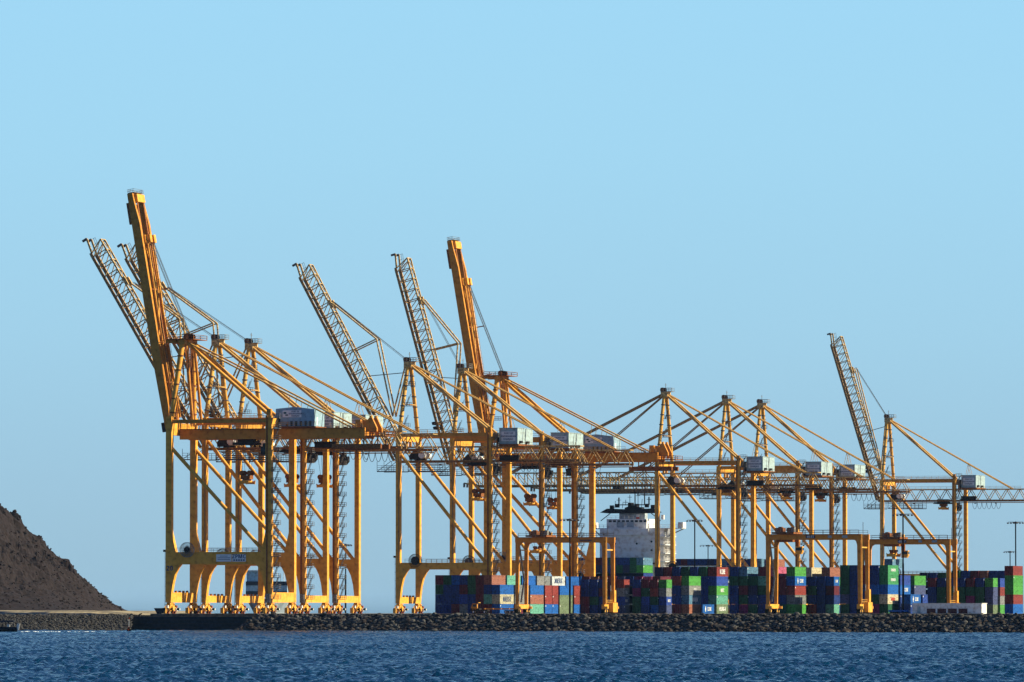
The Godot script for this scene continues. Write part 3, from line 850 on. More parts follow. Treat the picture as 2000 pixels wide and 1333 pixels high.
func make_water() -> void:
	var n1 := FastNoiseLite.new()
	n1.seed = 5
	n1.frequency = 1.0
	n1.fractal_octaves = 2
	var n2 := FastNoiseLite.new()
	n2.seed = 9
	n2.frequency = 1.0
	n2.fractal_octaves = 2
	var verts := PackedVector3Array()
	var idx := PackedInt32Array()
	var cols := 470
	var depth := 430.0
	var rows := 0
	while depth < 1960.0:
		var half := depth * 0.083 + 42.0
		for k in cols + 1:
			var x := -half + 2.0 * half * k / cols
			var gust := clampf(1.0 + 0.5 * n2.get_noise_2d(x / 22.0 + 11.0, depth / 120.0), 0.7, 1.3)
			var y := 0.16 * n1.get_noise_2d(x / 11.0, depth / 5.5) + gust * 0.24 * n2.get_noise_2d(x / 2.6 + 40.0, depth / 1.9) + gust * 0.26 * n1.get_noise_2d(x / 1.1, depth / 1.0 + 90.0) + 0.12 * n2.get_noise_2d(x / 38.0, depth / 26.0 + 7.0)
			verts.append(Vector3(x, y, -depth))
		rows += 1
		depth += 0.25 + depth * 0.0007
	for r in rows - 1:
		for k in cols:
			var a := r * (cols + 1) + k
			var b := a + cols + 1
			idx.append_array(PackedInt32Array([a, b, a + 1, a + 1, b, b + 1]))
	var norms := PackedVector3Array()
	norms.resize(verts.size())
	for r in rows:
		for k in cols + 1:
			var i := r * (cols + 1) + k
			var l := verts[i - 1 if k > 0 else i]
			var rr := verts[i + 1 if k < cols else i]
			var f := verts[i + cols + 1 if r < rows - 1 else i]
			var bk := verts[i - cols - 1 if r > 0 else i]
			var n := (rr - l).cross(f - bk).normalized()
			norms[i] = n if n.y > 0 else -n
	var arr := []
	arr.resize(Mesh.ARRAY_MAX)
	arr[Mesh.ARRAY_VERTEX] = verts
	arr[Mesh.ARRAY_NORMAL] = norms
	arr[Mesh.ARRAY_INDEX] = idx
	var am := ArrayMesh.new()
	am.add_surface_from_arrays(Mesh.PRIMITIVE_TRIANGLES, arr)
	var o := mi(self, "sea", am, M["water"])
	structure(o, "sea")
	var st := st_new()
	for e in [[-40000.0, 40000.0, -40000.0, 3000.0]]:
		quad(st, Vector3(e[0], -0.5, e[3]), Vector3(e[0], -0.5, e[2]), Vector3(e[1], -0.5, e[2]), Vector3(e[1], -0.5, e[3]))
	structure(mi(self, "sea_far", st.commit(), M["water"]), "open_sea")

func lay(poly: PackedVector2Array, y0: float, y1: float) -> ArrayMesh:
	return prism(poly, y0, y1)

const LAY := Basis(Vector3(1, 0, 0), Vector3(0, 0, -1), Vector3(0, 1, 0))    # polygon of (x, distance), extruded upwards

func flat(v: Vector3) -> Vector2:
	return Vector2(v.x, -v.z)

func make_yard() -> void:
	var corner := on_quay(-48.0) + along(-2.8, 0)
	var far_q := on_quay(1100.0) + along(-2.8, 0)
	var poly := PackedVector2Array([flat(corner), flat(corner + along(36.0, 0)), flat(ground_at(530, 1792.5)), flat(ground_at(2300, 1548.5)), Vector2(420, 1700), Vector2(900, 2700), flat(far_q)])
	var o := mi(self, "quay", lay(poly, -3.0, YARD), M["concrete"], Transform3D(LAY, Vector3.ZERO))
	structure(o, "quay_ground")
	# the two rails of the cranes
	for x in [0.0, GAUGE]:
		var a := on_quay(-47.0) + along(x, 0)
		var b := on_quay(1050.0) + along(x, 0)
		var r := bar(self, "crane_rail", a + Vector3(0, 0.0, 0), b, 0.12, 0.16, M["steel"])
		structure(r, "crane_rail")

func make_hill() -> void:
	var n := FastNoiseLite.new()
	n.seed = 14
	n.frequency = 0.022
	n.fractal_octaves = 5
	var rid := FastNoiseLite.new()
	rid.seed = 22
	rid.fractal_type = FastNoiseLite.FRACTAL_RIDGED
	rid.frequency = 0.035
	rid.fractal_octaves = 4
	var fine := FastNoiseLite.new()
	fine.seed = 30
	fine.frequency = 0.28
	fine.fractal_octaves = 3
	var xs := 250
	var zs := 190
	var verts := PackedVector3Array()
	# crest heights above the shore by column u of the picture, at 2650 m
	var prof := [[-700.0, 330.0], [-250.0, 300.0], [-60.0, 228.0], [0.0, 206.0], [31.0, 189.0], [58.0, 163.0], [66.0, 148.0], [85.0, 129.0], [112.0, 104.0], [146.0, 80.0], [179.0, 53.0], [208.0, 27.0], [232.0, 2.0], [300.0, -14.0]]
	var dist0 := 2360.0
	for j in zs + 1:
		for i in xs + 1:
			var u := -560.0 + 830.0 * i / xs
			var z := dist0 + 420.0 * j / zs
			var h := -10.0
			for k in prof.size() - 1:
				if u >= prof[k][0] and u <= prof[k + 1][0]:
					h = lerpf(prof[k][1], prof[k + 1][1], (u - prof[k][0]) / (prof[k + 1][0] - prof[k][0]))
			var x := (u - 1000.0) / FPX * 2650.0
			h *= 0.965 * 2650.0 / FPX
			var f := clampf((z - dist0) / 250.0, 0.0, 1.0)
			var back := clampf((dist0 + 420.0 - z) / 150.0, 0.0, 1.0)
			var env := pow(sin(f * PI * 0.5), 0.9) * back
			var y := h * env
			var amp := clampf(h * env / 16.0, 0.0, 1.0)
			y += amp * (4.2 * n.get_noise_2d(x, z * 0.6) + 4.4 * (rid.get_noise_2d(x, z * 0.8) - 0.3) + 0.7 * fine.get_noise_2d(x, z))
			verts.append(Vector3(x + 0.8 * fine.get_noise_2d(x + 70, z), YARD + 0.6 + y, -z))
	var st := st_new()
	st.set_smooth_group(-1)
	for j in zs:
		for i in xs:
			var a := j * (xs + 1) + i
			var b := a + xs + 1
			for k in [a, b, a + 1, a + 1, b, b + 1]:
				st.add_vertex(verts[k])
	st.generate_normals()
	var hill := mi(self, "hill", st.commit(), M["hill"])
	structure(hill, "hill")
	# loose crags and scrub on the slope
	var r := RandomNumberGenerator.new()
	r.seed = 15
	var xa := []
	var xb := []
	for k in 3600:
		var i := r.randi_range(60, xs)
		var j := r.randi_range(4, 150)
		var p := verts[j * (xs + 1) + i]
		if p.y < YARD + 1.5:
			continue
		var sz := r.randf_range(0.35, 0.8) * (1.0 + 1.0 * pow(r.randf(), 8.0))
		if j > 85:
			sz *= 1.2
		var xf := Transform3D(rock_basis(r, sz), p + Vector3(r.randf_range(-0.5, 0.5), 0.1 * sz, r.randf_range(-1, 1)))
		if r.randf() < 0.6:
			xa.append(xf)
		else:
			xb.append(xf)
	stone_fill(hill, rock_mesh(661, 1), M["crag"], xa)
	stone_fill(hill, rock_mesh(662, 1), M["hill"], xb)

func rock_mesh(sd: int, subdiv: int) -> ArrayMesh:
	var r := RandomNumberGenerator.new()
	r.seed = sd
	var planes := []
	for k in 13:
		var d := Vector3(r.randfn(), r.randfn(), r.randfn()).normalized()
		planes.append([d, r.randf_range(0.34, 0.52)])
	var p := (1.0 + sqrt(5.0)) / 2.0
	var v := [Vector3(-1, p, 0), Vector3(1, p, 0), Vector3(-1, -p, 0), Vector3(1, -p, 0), Vector3(0, -1, p), Vector3(0, 1, p), Vector3(0, -1, -p), Vector3(0, 1, -p), Vector3(p, 0, -1), Vector3(p, 0, 1), Vector3(-p, 0, -1), Vector3(-p, 0, 1)]
	var f := [[0, 11, 5], [0, 5, 1], [0, 1, 7], [0, 7, 10], [0, 10, 11], [1, 5, 9], [5, 11, 4], [11, 10, 2], [10, 7, 6], [7, 1, 8], [3, 9, 4], [3, 4, 2], [3, 2, 6], [3, 6, 8], [3, 8, 9], [4, 9, 5], [2, 4, 11], [6, 2, 10], [8, 6, 7], [9, 8, 1]]
	var tris := []
	for t in f:
		tris.append([v[t[0]].normalized(), v[t[1]].normalized(), v[t[2]].normalized()])
	for s in subdiv:
		var nt := []
		for t in tris:
			var a: Vector3 = ((t[0] + t[1]) * 0.5).normalized()
			var b: Vector3 = ((t[1] + t[2]) * 0.5).normalized()
			var c: Vector3 = ((t[2] + t[0]) * 0.5).normalized()
			nt.append_array([[t[0], a, c], [a, t[1], b], [c, b, t[2]], [a, b, c]])
		tris = nt
	var st := st_new()
	for t in tris:
		var q := []
		for d in t:
			var rad := 0.62
			for pl in planes:
				var dt: float = (d as Vector3).dot(pl[0])
				if dt > 0.05:
					rad = minf(rad, pl[1] / dt)
			q.append(d * rad)
		var nn: Vector3 = (q[1] - q[0]).cross(q[2] - q[0]).normalized()
		for k in [0, 2, 1]:
			st.set_normal(nn)
			st.add_vertex(q[k])
	return st.commit()

func rock_basis(r: RandomNumberGenerator, size: float) -> Basis:
	var b := Basis(Vector3(r.randfn(), r.randfn(), r.randfn()).normalized(), r.randf() * TAU)
	var s := Vector3(r.randf_range(0.9, 1.45), r.randf_range(0.6, 1.0), r.randf_range(0.8, 1.15)) * size
	var tilt := Basis(Vector3(0, 0, 1), r.randf_range(-0.5, 0.5)) * Basis(Vector3(1, 0, 0), r.randf_range(-0.4, 0.4))
	return tilt * Basis.from_scale(s) * b

func stone_fill(parent: Node3D, mesh: Mesh, m: Material, xfs: Array) -> MultiMeshInstance3D:
	var mm := MultiMesh.new()
	mm.transform_format = MultiMesh.TRANSFORM_3D
	mm.mesh = mesh
	mm.instance_count = xfs.size()
	for k in xfs.size():
		mm.set_instance_transform(k, xfs[k])
	var o := MultiMeshInstance3D.new()
	o.name = "stone_fill"
	o.multimesh = mm
	o.material_override = m
	o.set_meta("kind", "stuff")
	parent.add_child(o, true)
	return o

func make_breakwater() -> void:
	var r := RandomNumberGenerator.new()
	r.seed = 404
	var a := ground_at(482, 1789, 0)
	var b := ground_at(2290, 1545, 0)
	var d := (b - a).normalized()
	var out := Vector3(-d.z, 0, d.x)
	if out.z < 0:
		out = -out
	var length := a.distance_to(b)
	var bw := thing("rock_breakwater", "long breakwater of dark tumbled boulders in front of the container yard", "breakwater", a)
	var core := st_new()
	for k in range(2, 100):
		var p := d * (length * k / 100.0)
		var q := d * (length * (k + 1) / 100.0)
		quad(core, p + out * 9.0 + Vector3(0, -1.2, 0), p + Vector3(0, 3.6, 0) + out * 0.5, q + Vector3(0, 3.6, 0) + out * 0.5, q + out * 9.0 + Vector3(0, -1.2, 0))
	mi(bw, "core", core.commit(), M["rock_core"])
	var meshes := []
	for k in 7:
		meshes.append(rock_mesh(900 + k, 1))
	var mats := [M["rock"], M["rock"], M["rock_pale"], M["rock_brown"], M["rock"]]
	var fills := [[], [], [], []]
	var stones := 0
	var cols := int(length / 0.85)
	for k in cols:
		for row in 9:
			var w := (row + r.randf_range(-0.35, 0.35)) / 8.2
			var s := (k + r.randf_range(-0.4, 0.4)) * 0.85
			# the left end falls away into the sea
			var y := 3.98 - 4.5 * w + r.randf_range(-0.3, 0.28)
			if s < 5.0:
				y -= (5.0 - s) * 0.5
			var pos := d * s + out * (0.6 + 8.0 * w) + Vector3(0, y, 0)
			var size := r.randf_range(0.75, 1.35) * (1.0 + 0.5 * pow(r.randf(), 4.0))
			var u := 1000.0 + FPX * (a.x + pos.x) / -(a.z + pos.z)
			var seen := u > 490 and u < 2000 and row % 2 == 1
			var pick := r.randi() % 5
			if row >= 6 and r.randf() < 0.5:
				pick = 3
			if seen and stones < 300 and r.randf() < 0.23:
				mi(bw, "stone", meshes[r.randi() % 7], mats[pick], Transform3D(rock_basis(r, size * 1.2), pos + out * 0.3))
				stones += 1
			else:
				fills[0 if pick == 0 or pick == 4 else pick - (1 if pick > 1 else 0)].append(Transform3D(rock_basis(r, size * 1.02), pos))
	var fm := [M["rock"], M["rock_pale"], M["rock_brown"], M["rock"]]
	for k in 4:
		if fills[k].size() > 0:
			stone_fill(bw, meshes[k], fm[k], fills[k])

func make_shore() -> void:
	# low sandy spit with a rubble face at the far left, the hill stands behind it
	var poly := PackedVector2Array([Vector2(-700, 1800), flat(ground_at(-120, 1803)), flat(ground_at(255, 1806)), flat(ground_at(262, 1850)), Vector2(-104, 2100), Vector2(-120, 2500), Vector2(-140, 2900), Vector2(-900, 2900)])
	var o := mi(self, "sand", lay(poly, -2.0, 4.25), M["sand"], Transform3D(LAY, Vector3.ZERO))
	structure(o, "sand_spit")
	# a long low bank of sand on it
	var sn := FastNoiseLite.new()
	sn.seed = 88
	sn.frequency = 0.05
	var bk := st_new()
	bk.set_smooth_group(0)
	var prof := [[0.0, 4.2], [4.0, 4.35], [14.0, 5.1], [24.0, 5.5], [60.0, 5.45], [600.0, 5.5]]
	for i in 60:
		for k in prof.size() - 1:
			var q := []
			for e in [[i, k], [i, k + 1], [i + 1, k + 1], [i + 1, k]]:
				var x: float = -330.0 + 226.0 * e[0] / 60.0
				var drop := clampf((-104.0 - x) / 12.0, 0.0, 1.0)
				q.append(Vector3(x, lerpf(4.2, prof[e[1]][1], drop) + 0.12 * sn.get_noise_2d(x, e[1] * 37.0), -1812.0 - prof[e[1]][0]))
			quad(bk, q[0], q[1], q[2], q[3])
	structure(mi(self, "sand_bank", bk.commit(), M["sand"]), "sand_bank")
	var r := RandomNumberGenerator.new()
	r.seed = 61
	var bank := thing("rubble_bank", "bank of small grey rubble below the pale sandy spit", "bank", ground_at(0, 1800, 0))
	var mesh := rock_mesh(77, 1)
	var mesh2 := rock_mesh(78, 1)
	var xa := []
	var xb := []
	for k in 5200:
		var x := r.randf_range(-20, 35.5)
		var w := r.randf()
		var p := Vector3(x, 4.3 - 4.9 * w + r.randf_range(-0.1, 0.1), -4.0 + 9.0 * w)
		var xf := Transform3D(rock_basis(r, r.randf_range(0.4, 0.85)), p)
		if r.randf() < 0.7:
			xa.append(xf)
		else:
			xb.append(xf)
	stone_fill(bank, mesh, M["rock"], xa)
	stone_fill(bank, mesh2, M["rock_pale"], xb)
	var core := st_new()
	quad(core, Vector3(-60, -1.2, 5.2), Vector3(-60, 4.1, -4.2), Vector3(35, 4.1, -4.2), Vector3(35, -1.2, 5.2))
	mi(bank, "core", core.commit(), M["rock_core"])

# ------------------------------------------------------------------ rubber-tyred gantry cranes in the yard
func gantry(label: String, u: float, z: float, trolley_x: float, cab: bool, plate: String) -> Node3D:
	var base := ground_at(u, z)
	var c := thing("yard_gantry", label, "gantry crane", base + along(0.5, -4.3), -TH, "rubber-tyred yard gantries")
	var span := 25.6
	var top := 21.6
	var paint: Material = M["orange"]
	var leg := prism(PackedVector2Array([Vector2(-0.5, 2.6), Vector2(0.35, 2.6), Vector2(0.6, top - 1.5), Vector2(-0.5, top - 1.5)]), -0.42, 0.42)
	var knee := prism(PackedVector2Array([Vector2(0.55, 0), Vector2(1.6, 0), Vector2(0.9, -0.4), Vector2(0.55, -1.6)]), -0.4, 0.4)
	for e in [[0.0, 1.0], [span, -1.0]]:
		for s in [1, -1]:
			mi(c, "leg", leg, paint, Transform3D(Basis.from_scale(Vector3(e[1], 1, 1)) if e[1] > 0 else Basis(Vector3.UP, PI), Vector3(e[0], 0, s * 4.3)))
			mi(c, "knee_bracket", knee, paint, Transform3D(Basis.IDENTITY if e[1] > 0 else Basis(Vector3.UP, PI), Vector3(e[0], top - 1.5, s * 4.3)))
		bar(c, "sill_beam", Vector3(e[0], 2.0, -5.6), Vector3(e[0], 2.0, 5.6), 0.9, 1.2, M["yellow"])
		bar(c, "end_tie", Vector3(e[0], top - 3.6, -4.0), Vector3(e[0], top - 3.6, 4.0), 0.3, 0.35, M["pale_yellow"])
		for s in [1, -1]:
			var w := mi(c, "wheel_bogie", prism(PackedVector2Array([Vector2(-1.5, 1.4), Vector2(1.5, 1.4), Vector2(1.7, 0.9), Vector2(1.2, 0.7), Vector2(-1.2, 0.7), Vector2(-1.7, 0.9)]), -0.35, 0.35), M["yellow"], Transform3D(Basis(Vector3.UP, PI / 2), Vector3(e[0], 0, s * 4.2)))
			for q in [-1, 1]:
				var y := st_new()
				add_tube(y, Vector3(0, 0, -0.5), Vector3(0, 0, 0.5), 1.5, 18)
				mi(w, "tyre", y.commit(), M["tyre"], Transform3D(Basis.IDENTITY, Vector3(q * 1.0, 0.75, 0)))
				tube(w, "wheel_hub", Vector3(q * 1.0, 0.75, -0.56), Vector3(q * 1.0, 0.75, 0.56), 0.7, M["pale_yellow"])
			mi(c, "drive_motor", shapes["motor"], M["pale_yellow"], Transform3D(Basis(Vector3.UP, PI / 2), Vector3(e[0] + 0.9, 1.7, s * 5.4)))
	# sloping ladder on the left legs
	bar(c, "ladder", Vector3(0.1, 3.2, 1.2), Vector3(0.1, 9.5, -1.8), 0.5, 0.14, M["galv"])
	bar(c, "ladder", Vector3(0.1, 9.5, -1.8), Vector3(0.1, top - 2, 3.0), 0.5, 0.14, M["galv"])
	for s in [1, -1]:
		bar(c, "main_girder", Vector3(-0.6, top - 0.75, s * 4.3), Vector3(span + 0.6, top - 0.75, s * 4.3), 1.5, 0.9, paint)
		railing(c, "girder_railing", Vector3(0.5, top, s * 5.1), Vector3(span, top, s * 5.1), 2.4, M["steel"])
		bar(c, "girder_walkway", Vector3(0, top - 0.05, s * 5.0), Vector3(span, top - 0.05, s * 5.0), 0.08, 0.8, M["rust"])
	bar(c, "aerial", Vector3(span + 1.0, top - 1, 4.3), Vector3(span + 1.0, top + 3.2, 4.3), 0.12, 0.12, M["steel"])
	bar(c, "cable_duct", Vector3(span + 0.62, 3, 4.3), Vector3(span + 0.62, top, 4.3), 0.2, 0.3, M["pale_yellow"])
	# engine house and cabinets on the right-hand sill
	blk(c, "engine_house", Vector3(span + 0.9, 1.75, -1.2), Vector3(1.5, 2.7, 4.6), M["yellow"])
	blk(c, "control_cabinet", Vector3(span + 0.6, 4.9, -2.6), Vector3(1.2, 3.4, 1.8), M["yellow"])
	tube(c, "exhaust", Vector3(span + 0.4, 6.2, -0.6), Vector3(span + 0.4, 8.0, -0.6), 0.3, M["galv"])
	railing(c, "sill_railing", Vector3(span + 0.7, 2.7, -5.0), Vector3(span + 0.7, 2.7, 5.0), 1.4, M["pale_yellow"])
	# trolley on top
	var st := st_new()
	add_box(st, Vector3(0, 0.35, 0), Vector3(6.2, 0.5, 9.6))
	add_box(st, Vector3(-1.6, 1.1, 1.0), Vector3(2.2, 1.2, 3.0))
	add_tube(st, Vector3(1.2, 1.2, -3), Vector3(1.2, 1.2, 3), 1.3, 14)
	add_box(st, Vector3(-2.4, 1.3, -2.4), Vector3(1.0, 1.6, 1.6))
	mi(c, "trolley", st.commit(), M["rust"], Transform3D(Basis.IDENTITY, Vector3(trolley_x, top, 0)))
	blk(c, "hoist_motor", Vector3(trolley_x + 2.4, top + 1.3, 2.6), Vector3(1.0, 1.3, 1.4), M["galv"])
	blk(c, "hoist_brake", Vector3(trolley_x + 2.2, top + 1.0, -1.4), Vector3(1.4, 0.8, 1.0), M["pale_yellow"])
	railing(c, "trolley_railing", Vector3(trolley_x - 3.0, top + 0.6, 4.7), Vector3(trolley_x + 3.0, top + 0.6, 4.7), 1.2, M["steel"])
	if cab:
		var k := mi(c, "operator_cab", prism(PackedVector2Array([Vector2(-0.9, 0), Vector2(0.7, 0), Vector2(1.1, 0.7), Vector2(1.1, 2.1), Vector2(-0.9, 2.1)]), -0.9, 0.9), M["yellow"], Transform3D(Basis.IDENTITY, Vector3(trolley_x + 3.4, top - 5.4, 0)))
		blk(k, "cab_window", Vector3(0.1, 1.4, 0.92), Vector3(1.6, 0.8, 0.05), M["glass"])
		blk(k, "cab_window", Vector3(1.12, 1.4, 0), Vector3(0.05, 0.8, 1.4), M["glass"])
		blk(c, "cab_hanger", Vector3(trolley_x + 2.9, top - 2.4, 0), Vector3(1.0, 1.9, 1.0), M["rust"])
		blk(c, "trolley_frame", Vector3(trolley_x, top - 1.1, 0), Vector3(4.6, 2.0, 5.6), M["rust"])
	if plate != "":
		blk(c, "sign_plate", Vector3(12.0, top - 0.7, 4.78), Vector3(2.6, 0.85, 0.06), M["ink"])
		word(c, "lettering", plate, 0.6, Vector3(12.0, top - 0.7, 4.84), 0, M["plate"])
		blk(c, "sign_plate", Vector3(17.4, top - 0.7, 4.78), Vector3(1.1, 0.7, 0.06), M["house"])
		blk(c, "sign_plate", Vector3(21.6, top - 0.7, 4.78), Vector3(1.5, 0.7, 0.06), M["house"])
	return c

func make_gantries() -> void:
	var g1 := gantry("yard gantry with rusty trolley over the blue and red lit container sides", 1007.5, 1884, 5.6, false, "")
	for k in 9:
		blk(g1, "letter_block", Vector3(18.6 + k * 0.4, 20.6, 4.78), Vector3(0.26, 0.5, 0.06), M["ink"])
	spread(g1, 4.6, 17.0, 21.0)
	gantry("bright orange yard gantry with yellow cab and 40.5T plate", 1497.0, 1812, 4.2, true, "40.5T")
	var g3 := gantry("yard gantry holding a steel blue container under its spreader", 1681.0, 1932, 8.3, true, "40.5T")
	spread(g3, 8.3, 16.4, 20.5)

func spread(g: Node3D, x: float, y: float, top: float) -> void:
	var sp := mi(g, "spreader", shapes["spreader"], M["yellow"], Transform3D(Basis.IDENTITY, Vector3(x, y + 0.55, 0)))
	mi(sp, "head_block", shapes["head_block"], M["rust"], Transform3D(Basis.from_scale(Vector3(0.9, 0.6, 0.8)), Vector3.ZERO))
	for s in [1, -1]:
		for r in [1, -1]:
			tube(g, "hoist_rope", Vector3(x + s * 0.8, y + 1.5, r * 0.7), Vector3(x + s * 1.8, top, r * 1.8), 0.07, M["rope"])

# ------------------------------------------------------------------ ships
func make_ships() -> void:
	var s := thing("container_ship", "container ship with tall grey-white bridge house and black mast at the quay", "ship", on_quay(490.0), -TH)
	var hull := PackedVector2Array([Vector2(-37, -60), Vector2(-33, -74), Vector2(-20, -82), Vector2(-8, -76), Vector2(-4, -62), Vector2(-4, 78), Vector2(-12, 100), Vector2(-20.5, 108), Vector2(-29, 100), Vector2(-37, 78)])
	mi(s, "hull", prism(hull, -7.0, 11.2), M["hull"], Transform3D(LAY, Vector3.ZERO))
	mi(s, "bulwark", prism(hull, 11.2, 11.5), M["ship_grey"], Transform3D(LAY, Vector3.ZERO))
	blk(s, "bridge_house", Vector3(-22.1, 20.6, -7.5), Vector3(20.8, 18.4, 15.0), M["ship_white"])
	blk(s, "wheelhouse", Vector3(-23.0, 31.5, -7.0), Vector3(14.6, 3.4, 12.0), M["ship_white"])
	blk(s, "bridge_wing", Vector3(-19.9, 29.9, -5.0), Vector3(33.4, 0.3, 5.0), M["ship_white"])
	for e in [-36.0, -3.9]:
		blk(s, "wing_cabin", Vector3(e, 31.0, -5.0), Vector3(1.8, 2.0, 4.0), M["ship_white"])
	for e in [[-36.4, -30.4], [-15.6, -3.2]]:
		railing(s, "wing_railing", Vector3(e[0], 30.05, -2.6), Vector3(e[1], 30.05, -2.6), 1.4, M["ship_white"])
		bar(s, "wing_bracket", Vector3(e[0] * 0.5 + e[1] * 0.5, 27.0, -5), Vector3(e[0] if e[0] < -30 else e[1], 29.8, -5), 0.35, 0.4, M["ship_grey"])
	for k in 2:
		var w := blk(s, "louvre", Vector3(-25.3 + k * 3.7, 31.2, -0.93), Vector3(2.5, 1.9, 0.14), M["ship_grey"])
		w.set_meta("label", "grey louvred panel")
	for e in [[-31.0, 27.8], [-31.0, 21.6], [-13.6, 25.2], [-13.6, 22.2], [-27.0, 24.5], [-19.0, 24.5]]:
		tube(s, "porthole", Vector3(e[0], e[1], -0.05), Vector3(e[0], e[1], 0.08), 0.75, M["glass"])
	# open decks on the landward side, each with its slab, rail, stanchions and door
	for k in 6:
		var y := 12.3 + k * 2.95
		blk(s, "side_deck", Vector3(-10.1, y, -7.0), Vector3(3.1, 0.28, 14.0), M["ship_white"])
		for j in 3:
			blk(s, "deck_partition", Vector3(-10.6, y + 1.45, -2.0 - j * 5.0), Vector3(2.0, 2.6, 0.3), M["ship_white"])
			blk(s, "deck_door", Vector3(-11.66, y + 1.2, -3.6 - j * 4.0), Vector3(0.06, 2.0, 0.9), M["glass"])
		railing(s, "deck_railing", Vector3(-8.7, y + 0.1, 0), Vector3(-8.7, y + 0.1, -14.0), 1.5, M["ship_white"])
	# black funnel top, yard arm and masts
	mi(s, "funnel", prism(PackedVector2Array([Vector2(-27.0, 33.2), Vector2(-17.6, 33.2), Vector2(-17.6, 35.5), Vector2(-27.0, 35.5)]), -9.0, -5.6), M["ship_grey"])
	mi(s, "funnel_cap", prism(PackedVector2Array([Vector2(-25.0, 35.5), Vector2(-18.8, 35.5), Vector2(-18.8, 37.4), Vector2(-20.6, 37.4), Vector2(-20.6, 38.6), Vector2(-21.4, 38.6), Vector2(-21.4, 38.0), Vector2(-22.6, 38.0), Vector2(-22.6, 39.0), Vector2(-23.8, 39.0), Vector2(-23.8, 37.6), Vector2(-25.0, 37.2)]), -9.0, -5.5), M["deck_black"])
	for e in [[-29.4, 37.4], [-27.4, 37.9], [-16.6, 37.9], [-14.4, 37.5]]:
		blk(s, "mast_locker", Vector3(e[0], e[1], -4.6), Vector3(1.3, 1.3, 1.2), M["deck_black"])
	for e in [[-28.4, 39.6], [-25.6, 39.3], [-18.6, 40.2], [-13.2, 38.9]]:
		bar(s, "aerial", Vector3(e[0], 37.0, -4.6), Vector3(e[0] + 0.3, e[1], -4.6), 0.14, 0.14, M["deck_black"])
	blk(s, "bridge_front", Vector3(-22.6, 28.6, 0.35), Vector3(16.0, 2.2, 0.7), M["ship_white"])
	for k in 9:
		blk(s, "bridge_window", Vector3(-29.0 + k * 1.6, 32.4, -0.96), Vector3(1.1, 0.7, 0.1), M["glass"])
	mi(s, "radar_wing", prism(PackedVector2Array([Vector2(-33.6, 35.5), Vector2(-31.0, 36.9), Vector2(-22.5, 36.6), Vector2(-14.3, 36.9), Vector2(-11.2, 35.5), Vector2(-14.5, 35.2), Vector2(-30.6, 35.2)]), -5.4, -3.8), M["deck_black"])
	bar(s, "wing_stay", Vector3(-33.5, 32.6, -4.6), Vector3(-29.5, 35.6, -4.6), 0.25, 0.25, M["deck_black"])
	bar(s, "wing_stay", Vector3(-11.6, 32.6, -4.6), Vector3(-15.5, 35.6, -4.6), 0.25, 0.25, M["deck_black"])
	blk(s, "mast_platform", Vector3(-21.6, 38.2, -4.5), Vector3(11.6, 0.3, 1.6), M["deck_black"])
	for e in [[-26.8, 40.8, 0.5], [-24.3, 40.0, 0.22], [-22.8, 41.8, 0.22], [-20.9, 44.0, 0.4], [-19.8, 42.3, 0.22], [-17.4, 42.6, 0.42], [-15.8, 41.0, 0.5]]:
		tube(s, "mast", Vector3(e[0], 38.0, -4.5), Vector3(e[0], e[1], -4.5), e[2], M["deck_black"])
		bar(s, "mast_arm", Vector3(e[0] - 0.8, e[1] - 0.9, -4.5), Vector3(e[0] + 0.8, e[1] - 0.9, -4.5), 0.16, 0.16, M["deck_black"])
	blk(s, "radar_scanner", Vector3(-20.9, 42.6, -4.2), Vector3(3.4, 0.25, 0.4), M["deck_black"])
	blk(s, "signal_flag", Vector3(-18.9, 34.3, -1.0), Vector3(1.2, 0.9, 0.05), M["white"])
	blk(s, "signal_flag", Vector3(-18.9, 33.5, -1.0), Vector3(1.2, 0.7, 0.05), M["ink_red"])
	tube(s, "radar_dome", Vector3(-10.9, 33.0, -5.0), Vector3(-10.9, 34.6, -5.0), 1.3, M["ship_white"])
	railing(s, "roof_railing", Vector3(-30.2, 33.2, -1.1), Vector3(-15.8, 33.2, -1.1), 1.5, M["ship_white"])
	# containers on its fore deck
	var cols := ["#nn", "#nn", "#mn", "#km", "#nn", "#ng", "#gn", "#kn", "#gg", "#ls"]
	for k in cols.size():
		stack(on_quay(490.0) + along(-12.1 - 2.52 * (cols.size() - k), 15.4) + Vector3(0, 11.55, 0), 12.19, 2.65, cols[k], "before the white bridge house", "containers aboard the ship with the white bridge", {})
	# second ship behind it: hull and deck containers
	var s2 := thing("container_ship", "dark hull of the next ship loaded with navy and maroon containers", "ship", on_quay(596.0), -TH)
	mi(s2, "hull", prism(PackedVector2Array([Vector2(-37, -2), Vector2(-4, -2), Vector2(-3, 10), Vector2(-3, 150), Vector2(-20, 190), Vector2(-37, 150)]), -7.0, 11.8), M["hull"], Transform3D(LAY, Vector3.ZERO))
	mi(s2, "bulwark", prism(PackedVector2Array([Vector2(-37, -2), Vector2(-4, -2), Vector2(-3, 10), Vector2(-3, 150), Vector2(-20, 190), Vector2(-37, 150)]), 11.8, 12.1), M["ship_grey"], Transform3D(LAY, Vector3.ZERO))
	var two := ["##n", "##m", "##n", "##n", "##n", "##k", "##n", "#ns", "#nn", "#kn", "#mn", "#nn", "#ss"]
	for k in two.size():
		stack(on_quay(596.0) + along(-2.4 - 2.52 * (two.size() - k), 0) + Vector3(0, 12.15, 0), 6.06, 2.62, two[k], "on the second moored ship", "containers aboard the second ship", {})
	for k in 3:
		stack(on_quay(596.0) + along(-2.6 - 2.52 * (3 - k), -24.0) + Vector3(0, 12.15, 0), 12.19, 2.62, ["##n", "##n", "#oo"][k], "in that ship's far bay", "containers aboard the second ship", {})
